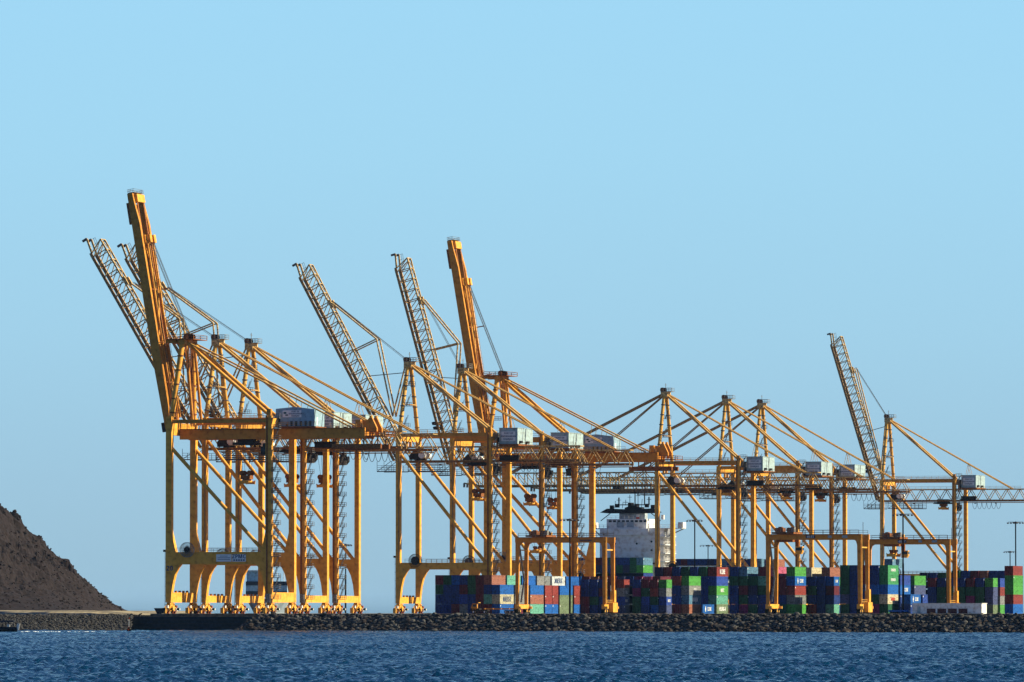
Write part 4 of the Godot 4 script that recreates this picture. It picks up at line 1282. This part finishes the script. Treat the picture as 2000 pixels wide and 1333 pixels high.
	# pale vessel seen end on, far across the basin
	var v := thing("patrol_vessel", "hazy grey vessel seen end on behind the legs of crane 20", "ship", ground_at(517.5, 2560, 0), 0.0)
	var st := st_new()
	var secs := [[0.0, 0.25, 0.25], [-6.0, 3.0, 7.4], [-14.0, 5.0, 8.1], [-40.0, 6.0, 8.1], [-60.0, 6.0, 8.0]]
	for k in secs.size() - 1:
		var A: Array = secs[k]
		var B: Array = secs[k + 1]
		for sd in [-1.0, 1.0]:
			var q := [Vector3(sd * A[1] * 0.6, -0.8, A[0] - 3), Vector3(sd * A[1], 5.0, A[0] - 1), Vector3(sd * A[2], 11.0, A[0])]
			var w := [Vector3(sd * B[1] * 0.6, -0.8, B[0] - 3), Vector3(sd * B[1], 5.0, B[0] - 1), Vector3(sd * B[2], 11.0, B[0])]
			for j in 2:
				quad(st, q[j], q[j + 1], w[j + 1], w[j])
		quad(st, Vector3(-A[2], 11.0, A[0]), Vector3(-B[2], 11.0, B[0]), Vector3(B[2], 11.0, B[0]), Vector3(A[2], 11.0, A[0]))
	mi(v, "hull", st.commit(), M["ship_grey"])
	blk(v, "boot_stripe", Vector3(0, 1.8, -2.4), Vector3(3.4, 3.6, 2.0), M["c_n"])
	blk(v, "superstructure", Vector3(0, 14.0, -26), Vector3(16.0, 6.0, 20), M["house"])
	blk(v, "bridge_window_band", Vector3(0, 16.2, -15.95), Vector3(16.06, 1.5, 0.3), M["glass"])
	blk(v, "bridge_window_band", Vector3(0, 12.6, -15.95), Vector3(16.06, 1.2, 0.3), M["glass"])
	blk(v, "top_house", Vector3(-3.0, 19.0, -26), Vector3(9.6, 4.0, 14), M["house"])
	blk(v, "top_roof", Vector3(-3.0, 21.2, -26), Vector3(10.2, 0.4, 15), M["white"])
	for k in 4:
		tube(v, "mast", Vector3(2.6 + k * 1.3, 17.0, -22), Vector3(2.6 + k * 1.3, 19.2 + (k % 2) * 1.2, -22), 0.25, M["white"])
	blk(v, "anchor_pocket", Vector3(0.4, 9.0, -2.1), Vector3(1.8, 2.6, 1.2), M["white"])

# ------------------------------------------------------------------ containers
var box_shapes := {}
var hidden := []
const HUES := {"n": "navy blue", "k": "blue-black", "b": "bright blue", "i": "indigo blue", "s": "steel blue", "x": "slate blue", "m": "maroon", "r": "red", "o": "terracotta", "g": "dark green", "G": "mid green", "l": "lime green", "t": "mint green", "e": "olive grey", "y": "grey", "w": "white", "c": "cream", "p": "pink", "u": "plum purple"}
const TIERS := ["bottom tier", "second tier", "third tier", "fourth tier", "fifth tier", "sixth tier"]

func box_shape(length: float, h: float) -> Array:
	var key := "%.2f_%.2f" % [length, h]
	if box_shapes.has(key):
		return box_shapes[key]
	var st := st_new()
	var w := 1.19
	var y0 := 0.16
	var y1 := h - 0.12
	# corrugated long sides
	var n := int(length / 0.56)
	var step := (length - 0.3) / n
	for sd in [1.0, -1.0]:
		for k in n:
			var z0 := length * 0.5 - 0.15 - k * step
			var pts := [[z0, w], [z0 - step * 0.3, w], [z0 - step * 0.5, w - 0.05], [z0 - step * 0.8, w - 0.05], [z0 - step, w]]
			for j in 4:
				var a := Vector3(sd * pts[j][1], y0, pts[j][0])
				var b := Vector3(sd * pts[j + 1][1], y0, pts[j + 1][0])
				var up := Vector3(0, y1 - y0, 0)
				if sd > 0:
					quad(st, a, a + up, b + up, b)
				else:
					quad(st, b, b + up, a + up, a)
	var l2 := length * 0.5 - 0.06
	quad(st, Vector3(w, y0, -l2), Vector3(w, y1, -l2), Vector3(-w, y1, -l2), Vector3(-w, y0, -l2))
	quad(st, Vector3(-w, h - 0.03, l2), Vector3(-w, h - 0.03, -l2), Vector3(w, h - 0.03, -l2), Vector3(w, h - 0.03, l2))
	quad(st, Vector3(-w, y0, -l2), Vector3(-w, y0, l2), Vector3(w, y0, l2), Vector3(w, y0, -l2))
	var body := st.commit()
	st = st_new()
	var e := length * 0.5
	for sx in [-1, 1]:
		for sz in [-1, 1]:
			add_box(st, Vector3(sx * 1.14, h * 0.5, sz * (e - 0.08)), Vector3(0.16, h, 0.16))
		add_box(st, Vector3(sx * 1.17, 0.09, 0), Vector3(0.1, 0.16, length - 0.32))
		add_box(st, Vector3(sx * 1.18, h - 0.07, 0), Vector3(0.08, 0.12, length - 0.32))
	for sz in [-1, 1]:
		add_box(st, Vector3(0, 0.09, sz * (e - 0.08)), Vector3(2.1, 0.16, 0.15))
		add_box(st, Vector3(0, h - 0.07, sz * (e - 0.08)), Vector3(2.1, 0.12, 0.15))
	var frame := st.commit()
	st = st_new()
	add_box(st, Vector3(0, h * 0.5, e - 0.10), Vector3(1.02, h - 0.3, 0.06))
	for x in [-0.28, 0.22]:
		add_tube(st, Vector3(x, 0.15, e - 0.03), Vector3(x, h - 0.14, e - 0.03), 0.05, 6)
	for y in [0.3, 0.72]:
		add_box(st, Vector3(0, h * y, e - 0.06), Vector3(0.98, 0.05, 0.03))
	var door := st.commit()
	box_shapes[key] = [body, frame, door]
	return box_shapes[key]

# one column of containers; corner = the near left bottom corner; colours run from the bottom up
func stack(corner: Vector3, length: float, h: float, colours: String, where: String, group: String, words: Dictionary) -> void:
	var sh := box_shape(length, h)
	for k in colours.length():
		var ch := colours[k]
		if ch == ".":
			continue
		var at := corner + along(1.22 + rng.randf_range(-0.04, 0.04), -length * 0.5 + rng.randf_range(-0.12, 0.12)) + Vector3(0, k * h, 0)
		if ch == "#":
			hidden.append([at, length, h])
			continue
		var first := "lettered " if words.has(k) else ("short " if length < 7.0 else "")
		var below := colours[k - 1] if k > 0 else "#"
		var on := " on a %s one" % HUES[below] if below != "#" else ""
		if on == "" and k + 1 < colours.length() and colours[k + 1] != "#":
			on = " under a %s one" % HUES[colours[k + 1]]
		var o := thing("shipping_container", "%s%s container%s, %s %s" % [first, HUES[ch], on, TIERS[k], where], "container", at, -TH, group)
		var m: Material = M["c_" + ch] if rng.randf() < 0.6 else M["c2_" + ch]
		mi(o, "body", sh[0], m)
		mi(o, "frame", sh[1], m)
		mi(o, "door", sh[2], m, Transform3D(Basis.IDENTITY, Vector3(-0.53, 0, 0)))
		mi(o, "door", sh[2], m, Transform3D(Basis.IDENTITY, Vector3(0.53, 0, 0)))
		if words.has(k):
			var spec: Array = words[k]
			word(o, "lettering", spec[0], spec[1], Vector3(1.215, h * 0.5, spec[3] if spec.size() > 3 else 0.0), PI / 2, M[spec[2]])
			if spec.size() > 4:
				# round emblem before the word
				for q in 3:
					tube(o, "emblem", Vector3(1.2, h * (0.3 + 0.2 * q), spec[4]), Vector3(1.24, h * (0.3 + 0.2 * q), spec[4]), 0.55 if q != 1 else 0.9, M[spec[2]])
		elif rng.randf() < 0.35:
			blk(o, "code_panel", Vector3(1.2, h - 0.55, length * 0.5 - 0.7), Vector3(0.03, 0.35, 0.5), M["plate"])

func col(u: float, z: float, length: float, h: float, colours: String, where: String, group: String, back := 0.0, shift := 0.0, words := {}) -> void:
	stack(ground_at(u, z) + along(shift, -back), length, h, colours, where, group, words)

func make_containers() -> void:
	var MK := ["MAERSK", 1.5, "ink"]
	# block A: tight four-high block at the left end of the yard
	var wa := "of the tight end block"
	var ga := "containers in the tight end block"
	var a_cols := ["nngm", "nnng", "mnnb", "yimn", "nngg", "mmmm", "mtno", "bcb"]
	for k in 8:
		col(850, 1952, 13.7, 2.82, a_cols[k], wa, ga, 0, k * 2.49, {1: MK} if k == 7 else {})
	var bays := [["myy", "###t"], ["tob", "###b"], ["", ""], ["eeb", "###w"], ["brr", "###b"]]
	for k in 5:
		var back := 15.25 * (k + 1)
		var wb := "of the %s yard bay" % ["second", "third", "fourth", "fifth", "sixth"][k]
		if k == 2:
			for j in 2:
				col(850, 1952, 6.06 if j == 1 else 7.4, 2.82, "brr", wb, ga, back + j * 7.6, 7 * 2.49)
				col(850, 1952, 6.06 if j == 1 else 7.4, 2.82, "###y", wb, ga, back + j * 7.6, 6 * 2.49)
		else:
			col(850, 1952, 13.7, 2.82, bays[k][0], wb, ga, back, 7 * 2.49)
			col(850, 1952, 13.7, 2.82, bays[k][1], wb, ga, back, 6 * 2.49, {3: MK} if k == 3 else {})
	# block B: behind the right leg of the first yard gantry
	var gb := "containers under the first yard gantry"
	var b1 := ["mmnn", "ngnn", "nnmn", "nnmm", "xiyr"]
	for k in 5:
		col(1135.0 + 17.2 * k, 2026, 6.06, 2.59, b1[k], "behind the gantry engine house", gb, 0, 0, {1: ["KMTC", 0.8, "plate"], 2: ["TAL", 0.9, "plate"]} if k == 4 else {})
	var b2 := ["ggun", "nigm", "bgrm", "xiyl"]
	for k in 4:
		col(1235.2 + 17.2 * k, 2026, 6.06, 2.59, b2[k], "of the lime-ended short row", gb, 0, 0, {1: ["KMTC", 0.8, "plate"]} if k == 3 else {})
	# taller row behind B
	var wq := "of the taller rear row"
	var q0 := ["###b", "###m", "###o", "###m", "###r", "###x", "###n", "###u", "###p", "###m"]
	for k in q0.size():
		col(1120 + 17.0 * k + (0.0 if k < 8 else 2.0), 2052, 12.19, 2.86, q0[k], wq, gb)
	var q5 := ["####k", "####m", "####n", "####g", "####n", "####g", "####m"]
	for k in 7:
		col(1278.3 + 17.4 * k, 2090, 12.19, 2.92, q5[k], "of the five-high rear row", "containers in the five-high row")
	# block C
	var gc := "containers in the middle of the yard"
	col(1313.0, 1838, 12.19, 2.59, "mnnr", "beside the lime-topped column", gc)
	col(1329.6, 1838, 12.19, 2.59, "osyl", "of the lime-topped column", gc, 0, 0, {1: ["HANJIN", 1.1, "plate"], 2: ["SITC", 0.9, "plate"]})
	col(1355.5, 1858, 12.19, 2.59, "b", "standing behind the lime-topped column", gc, 0, 0, {0: ["CLINE", 1.0, "plate", -1.0, 3.0]})
	col(1366.0, 1880, 12.19, 2.63, "nnnn", "beside the red-topped column", gc)
	col(1383.5, 1880, 12.19, 2.63, "etlir", "of the red-topped column", gc, 0, 0, {0: ["HEUNG-A", 1.15, "plate"], 2: ["KMTC", 1.0, "plate"], 4: ["K LINE", 1.3, "plate"]})
	# block D: behind the orange yard gantry
	var gd := "containers behind the orange yard gantry"
	var d_cols := ["nnngn", "ugmgs", "gnkg", "nngtm", "mnmmp", "gnmm", "lyrbl"]
	for k in 7:
		col(1424.5 + 18.6 * k, 1842, 12.19, 2.59, d_cols[k], "behind the orange gantry's legs", gd, 0, 0, {1: ["XJ", 1.1, "plate"], 3: ["CLINE", 1.0, "plate", -1.0, 3.0]} if k == 6 else {})
	# block E: under the orange gantry's beam
	var e_cols := ["mngn", "nnnn", "tnmb"]
	for k in 3:
		col(1577.3 + 17.6 * k, 1856, 6.06 if k == 2 else 12.19, 2.59, e_cols[k], "under the orange gantry's beam", gd, 0, 0, {3: ["CLINE", 0.7, "plate"]} if k == 2 else {})
	col(1569.0, 1886, 12.19, 2.62, "####c", "behind the four-high navy block", gd)
	col(1587.0, 1905, 6.06, 2.62, "####m", "behind the four-high navy block", gd)
	col(1604.5, 1886, 12.19, 2.62, "###Go", "behind the four-high navy block", gd)
	var e2 := ["gxggg", "nnnnn", "mnnrr", "ugbnn", "gcbGG"]
	for k in 5:
		col([1640.5, 1659.5, 1678.5, 1699.5, 1717.5][k], 1838, 12.19, 2.68, e2[k], "around the orange gantry's drive", gd, 0, 0, {1: ["TARROS", 0.9, "ink_red"], 3: ["EVERGREEN", 0.7, "plate"], 4: ["EVERGREEN", 0.7, "plate"]} if k == 4 else {})
	# the container held by the third gantry
	stack(ground_at(1681.0, 1932) + along(8.8 - 1.22, -4.3 + 6.1) + Vector3(0, 13.25, 0), 12.19, 2.59, "s", "hanging from the gantry's spreader", "container in the air", {})
	# block F
	var gf := "containers behind the low white cabin"
	col(1742.0, 1862, 12.19, 2.68, "nnbi", "beside the slim light mast", gf, 0, 0, {2: ["CLINE", 1.0, "plate", -1.0, 3.0]})
	col(1762.0, 1843, 12.19, 2.68, "nb", "low beside the light mast", gf, 0, 0, {1: ["CLINE", 1.0, "plate", -1.0, 3.0]})
	col(1769.5, 1882, 13.7, 2.68, "nnxl", "behind the low white cabin", gf)
	col(1785.8, 1862, 6.06, 2.68, "ri", "beside the low blue pair", gf)
	var g_cols := ["nnnm", "nggn", "nygn", "nggn", "nugm", "nggn", "exxl"]
	for k in 7:
		col(1811.5 + 18.7 * k, 1946, 6.06, 2.6, g_cols[k], "above the low white cabin", gf)
	col(1937.5, 1958, 6.06, 2.6, "lyri", "past the long row's end", gf)
	var g2 := ["####g", "####n", "####m", "####o", "####n", "####n"]
	for k in 6:
		col(1859.0 + 18.2 * k, 1984, 6.06 if k != 3 else 12.19, 2.56, g2[k], "behind the long cabin row", gf)
	var g3 := ["####k", "####n", "####g", "####m"]
	for k in 4:
		col(1796.0 + 18.2 * k, 1984, 6.06, 2.44, g3[k], "behind the long cabin row", gf)
	# what carries the upper tiers where the photo shows nothing of it
	var mm := MultiMesh.new()
	mm.transform_format = MultiMesh.TRANSFORM_3D
	mm.mesh = box_shape(12.19, 2.59)[0]
	mm.instance_count = hidden.size()
	for k in hidden.size():
		mm.set_instance_transform(k, Transform3D(Basis(Vector3.UP, -TH) * Basis.from_scale(Vector3(1, hidden[k][2] / 2.59, hidden[k][1] / 12.19)), hidden[k][0]))
	var hid := MultiMeshInstance3D.new()
	hid.name = "container_mass"
	hid.multimesh = mm
	hid.material_override = M["c_n"]
	add_child(hid)
	tag(hid, "navy lower containers carrying the rear rows of the yard", "containers", "", "stuff")
	col(1962.5, 1852, 12.19, 2.66, "brllr", "of the red-and-lime end column", gf)

# ------------------------------------------------------------------ things in the yard
func light_mast(label: String, u: float, z: float, v_top: float, arm: float) -> void:
	var base := ground_at(u, z)
	var h := (HOR - v_top) / FPX * z
	var o := thing("light_mast", label, "light mast", base, -TH, "floodlight masts")
	var st := st_new()
	add_tube(st, Vector3(0, 0, 0), Vector3(0, h * 0.5, 0), 0.55, 10)
	add_tube(st, Vector3(0, h * 0.5, 0), Vector3(0, h, 0), 0.4, 10)
	mi(o, "pole", st.commit(), M["plate"])
	tube(o, "head_ring", Vector3(0, h - 0.5, 0), Vector3(0, h - 0.25, 0), 2.0, M["steel"])
	bar(o, "lamp_arm", Vector3(-arm, h - 0.2, 0), Vector3(arm, h - 0.2, 0), 0.14, 0.14, M["steel"])
	for k in 6:
		blk(o, "floodlight", Vector3(-arm + arm * 0.4 * k, h - 0.55, 0.25), Vector3(0.55, 0.4, 0.4), M["steel"])

func make_yard_things() -> void:
	light_mast("tall pale light mast in front of the first yard gantry", 1113, 1866, 1012, 2.6)
	light_mast("light mast beside the ship's bridge house, taller of two", 1357, 2120, 1014, 2.4)
	light_mast("short light mast beyond the ship's bridge house", 1383, 2800, 1064, 3.2)
	light_mast("light mast rising beside the green lettered containers", 1764, 1826, 1002, 2.6)
	light_mast("light mast over the far right containers, taller of two", 1984, 2080, 1018, 2.4)
	light_mast("short light mast over the far right containers", 1973, 2750, 1076, 2.4)
	light_mast("light mast behind the landside leg of the second lattice crane", 675, 2150, 1062, 2.0)
	# low white cabin
	var c := thing("site_cabin", "long low white cabin with dark maroon bays before the containers", "cabin", ground_at(1782, 1802), -TH)
	blk(c, "wall", Vector3(9.6, 1.35, -3.0), Vector3(19.2, 2.7, 6.0), M["white"])
	blk(c, "roof", Vector3(9.6, 2.78, -3.0), Vector3(19.5, 0.14, 6.2), M["white"])
	for k in 4:
		var b := blk(c, "bay_opening", Vector3(5.2 + k * 2.95, 0.72, 0.02), Vector3(2.4, 1.3, 0.12), M["maroon_glass"])
		blk(c, "bay_post", Vector3(5.2 + k * 2.95 + 1.47, 0.75, 0.06), Vector3(0.28, 1.5, 0.14), M["white"])
	blk(c, "door", Vector3(1.8, 1.0, 0.03), Vector3(0.9, 2.0, 0.08), M["house_grey"])
	# tractor and trailer
	var t := thing("terminal_tractor", "yellow terminal tractor with an orange container trailer by the boulders", "truck", ground_at(921, 1890), -TH)
	var st := st_new()
	add_prism(st, PackedVector2Array([Vector2(0, 0.7), Vector2(5.0, 0.7), Vector2(5.0, 1.15), Vector2(2.6, 1.15), Vector2(2.6, 1.5), Vector2(0, 1.5)]), -1.1, 1.1)
	mi(t, "chassis", st.commit(), M["dark"])
	mi(t, "cab", prism(PackedVector2Array([Vector2(0.2, 1.0), Vector2(1.9, 1.0), Vector2(1.9, 2.9), Vector2(0.6, 2.9), Vector2(0.2, 1.8)]), -0.2, 1.1), M["orange"])
	blk(t, "cab_window", Vector3(1.2, 2.3, 1.11), Vector3(1.0, 0.7, 0.06), M["glass"])
	tube(t, "exhaust", Vector3(2.2, 1.2, 0.8), Vector3(2.2, 3.2, 0.8), 0.2, M["galv"])
	bar(t, "rear_frame", Vector3(2.3, 3.1, -1.0), Vector3(2.3, 3.1, 1.0), 0.15, 0.15, M["pale_yellow"])
	var tr := st_new()
	add_box(tr, Vector3(9.0, 1.35, 0.6), Vector3(10.4, 0.4, 0.2))
	add_box(tr, Vector3(9.0, 1.35, -0.6), Vector3(10.4, 0.4, 0.2))
	for k in 5:
		add_box(tr, Vector3(4.2 + k * 2.4, 1.4, 0), Vector3(0.3, 0.3, 2.4))
	mi(t, "trailer", tr.commit(), M["orange"])
	for x in [0.9, 4.2, 10.5, 11.7, 12.9]:
		for z in [-0.95, 0.95]:
			var y := st_new()
			add_tube(y, Vector3(0, 0, -0.2), Vector3(0, 0, 0.2), 1.0, 16)
			var w := mi(t, "wheel", y.commit(), M["tyre"], Transform3D(Basis.IDENTITY, Vector3(x, 0.5, z)))
			tube(w, "rim", Vector3(0, 0, -0.22), Vector3(0, 0, 0.22), 0.5, M["plate"])
	# flat blue trailer by the mast
	var f := thing("flat_trailer", "low bright blue flat trailer at the foot of the light mast", "trailer", ground_at(1737, 1806), -TH)
	blk(f, "deck", Vector3(2.8, 0.75, 0), Vector3(5.6, 0.5, 2.3), M["c_b"])
	for x in [0.8, 1.9, 4.6]:
		for z in [-0.9, 0.9]:
			tube(f, "wheel", Vector3(x, 0.42, z - 0.15), Vector3(x, 0.42, z + 0.15), 0.84, M["tyre"])
	# dark skip at the quay end
	var k := thing("skip", "dark open steel skip at the end of the quay", "skip", on_quay(-44.0) + along(-1.1, 0) + Vector3(0, 0, 0), -TH)
	mi(k, "tub", prism(PackedVector2Array([Vector2(-0.9, 0.0), Vector2(0.9, 0.0), Vector2(1.6, 1.4), Vector2(-1.7, 1.4)]), -1.0, 1.0), M["hull"])
	bar(k, "rim", Vector3(-1.7, 1.45, 1.02), Vector3(1.6, 1.45, 1.02), 0.14, 0.14, M["dark"])
	bar(k, "rim", Vector3(-1.7, 1.45, -1.02), Vector3(1.6, 1.45, -1.02), 0.14, 0.14, M["dark"])

# ------------------------------------------------------------------ barge and boats
func boat_hull(length: float, beam: float, height: float) -> ArrayMesh:
	var st := st_new()
	var n := 14
	var prev := []
	for k in n + 1:
		var f := float(k) / n
		var x := length * f
		var wide := beam * 0.5 * (1.0 - pow(maxf(0.0, f - 0.45) / 0.55, 2.2))
		var sheer := height + 0.35 * height * pow(f, 3.0)
		var keel := -0.3 + 0.5 * height * pow(maxf(0.0, f - 0.7) / 0.3, 2.0)
		var ring := [Vector3(x, sheer - 0.12, -wide * 0.88), Vector3(x, sheer, -wide), Vector3(x, (sheer + keel) * 0.5, -wide * 0.86), Vector3(x, keel, 0), Vector3(x, (sheer + keel) * 0.5, wide * 0.86), Vector3(x, sheer, wide), Vector3(x, sheer - 0.12, wide * 0.88)]
		if k > 0:
			for j in 6:
				quad(st, prev[j], ring[j], ring[j + 1], prev[j + 1])
			quad(st, prev[0] - Vector3(0, 0.25, 0), prev[6] - Vector3(0, 0.25, 0), ring[6] - Vector3(0, 0.25, 0), ring[0] - Vector3(0, 0.25, 0))
		else:
			for j in 5:
				quad(st, ring[0], ring[j + 1], ring[j + 2] if j + 2 < 7 else ring[6], ring[0])
		prev = ring
	return st.commit()

func foam(label: String, at: Vector3, length: float, width: float, sd: int) -> void:
	var r := RandomNumberGenerator.new()
	r.seed = sd
	var mm := MultiMesh.new()
	mm.transform_format = MultiMesh.TRANSFORM_3D
	mm.mesh = rock_mesh(500 + sd, 1)
	mm.instance_count = 260
	for k in 260:
		var f := r.randf()
		var s := r.randf_range(0.12, 0.4) * (1.0 - 0.6 * f)
		mm.set_instance_transform(k, Transform3D(Basis(Vector3.UP, r.randf() * TAU) * Basis.from_scale(Vector3(2.2 * s, 0.7 * s, 1.6 * s)), Vector3(length * f, 0.12 + 0.06 * r.randf(), r.randf_range(-0.5, 0.5) * width)))
	var o := MultiMeshInstance3D.new()
	o.multimesh = mm
	o.material_override = M["foam"]
	o.name = numbered("wake_foam")
	o.position = at
	add_child(o)
	tag(o, label, "foam", "", "stuff")

func make_boats() -> void:
	# dark flat barge moored at the end of the quay
	var corner := on_quay(-48.0) + along(-2.8, 0)
	var b := thing("barge", "long flat dark blue barge moored at the end of the quay", "barge", Vector3(corner.x, 0, corner.z) + along(-2.2, 9.6), -TH)
	var hull := PackedVector2Array([Vector2(0.3, 0.0), Vector2(0.0, 0.8), Vector2(0.0, 3.0), Vector2(0.5, 3.75), Vector2(39.0, 3.75), Vector2(39.0, -0.8), Vector2(1.6, -0.8)])
	mi(b, "hull", prism(hull, -9.0, 0.0), M["hull"])
	blk(b, "deck_edge", Vector3(19.8, 3.81, -4.5), Vector3(38.0, 0.12, 9.0), M["concrete"])
	for k in 3:
		bar(b, "rubbing_strake", Vector3(0.8, 0.9 + k * 1.0, 0.05), Vector3(38.9, 0.9 + k * 1.0, 0.05), 0.16, 0.14, M["dark"])
	mi(b, "bollard", prism(PackedVector2Array([Vector2(-0.3, 0), Vector2(0.3, 0), Vector2(0.2, 0.4), Vector2(0.75, 0.75), Vector2(0.6, 0.9), Vector2(-0.1, 0.6)]), -0.25, 0.25), M["dark"], Transform3D(Basis.IDENTITY, Vector3(2.3, 3.87, -0.8)))
	# small boats with canopies
	for e in [[-34.0, 1645.0, 1.0, "open motor boat with a dark flat canopy off the rubble bank", "hull"], [1489.0, 1662.0, -1.0, "small teal motor boat with a thin canopy passing the boulders", "teal"]]:
		var base := ground_at(e[0], e[1], 0.4)
		var o := thing("motor_boat", e[3], "boat", base, 0.0, "small motor boats")
		var lng := 8.6
		var h := mi(o, "hull", boat_hull(lng, 2.2, 0.95), M[e[4]], Transform3D(Basis(Vector3.UP, PI), Vector3(lng, 0, 0)))
		var roof := st_new()
		add_box(roof, Vector3(4.9, 2.35, 0), Vector3(5.8 if e[2] > 0 else 3.0, 0.4 if e[2] > 0 else 0.14, 1.9))
		mi(o, "canopy", roof.commit(), M["canopy"] if e[2] > 0 else M["plate"])
		for x in [3.6, 6.1]:
			for z in [-0.8, 0.8]:
				tube(o, "canopy_post", Vector3(x, 0.7, z), Vector3(x, 2.35, z), 0.07, M["galv"])
		var mo := mi(o, "outboard_motor", prism(PackedVector2Array([Vector2(-0.3, 0.2), Vector2(0.15, 0.2), Vector2(0.35, 1.2), Vector2(0.5, 1.75), Vector2(-0.1, 1.85), Vector2(-0.35, 1.2)]), -0.25, 0.25), M["white"], Transform3D(Basis.IDENTITY, Vector3(lng + 0.2, 0, 0)))
		blk(o, "thwart", Vector3(3.0, 0.75, 0), Vector3(0.4, 0.1, 1.6), M["galv"])
		blk(o, "console", Vector3(6.4, 1.1, 0), Vector3(0.7, 0.9, 0.8), M["white"])
	foam("white wake trailing behind the canopied boat at the rubble bank", ground_at(42, 1640, 0), 21.0, 2.0, 3)
	foam("white wake trailing behind the teal boat by the boulders", ground_at(1562, 1655, 0), 11.0, 2.0, 4)
	var y := thing("buoy", "small orange marker buoy with a thin pole by the barge", "buoy", ground_at(252, 1700, 0.0))
	var st := st_new()
	add_tube(st, Vector3(0, -0.3, 0), Vector3(0, 0.7, 0), 1.1, 14)
	add_tube(st, Vector3(0, 0.7, 0), Vector3(0, 1.2, 0), 0.6, 12)
	mi(y, "float", st.commit(), M["buoy"])
	tube(y, "pole", Vector3(0, 1.2, 0), Vector3(0, 3.4, 0), 0.09, M["plate"])
	blk(y, "top_mark", Vector3(0, 3.4, 0), Vector3(0.3, 0.35, 0.3), M["buoy"])
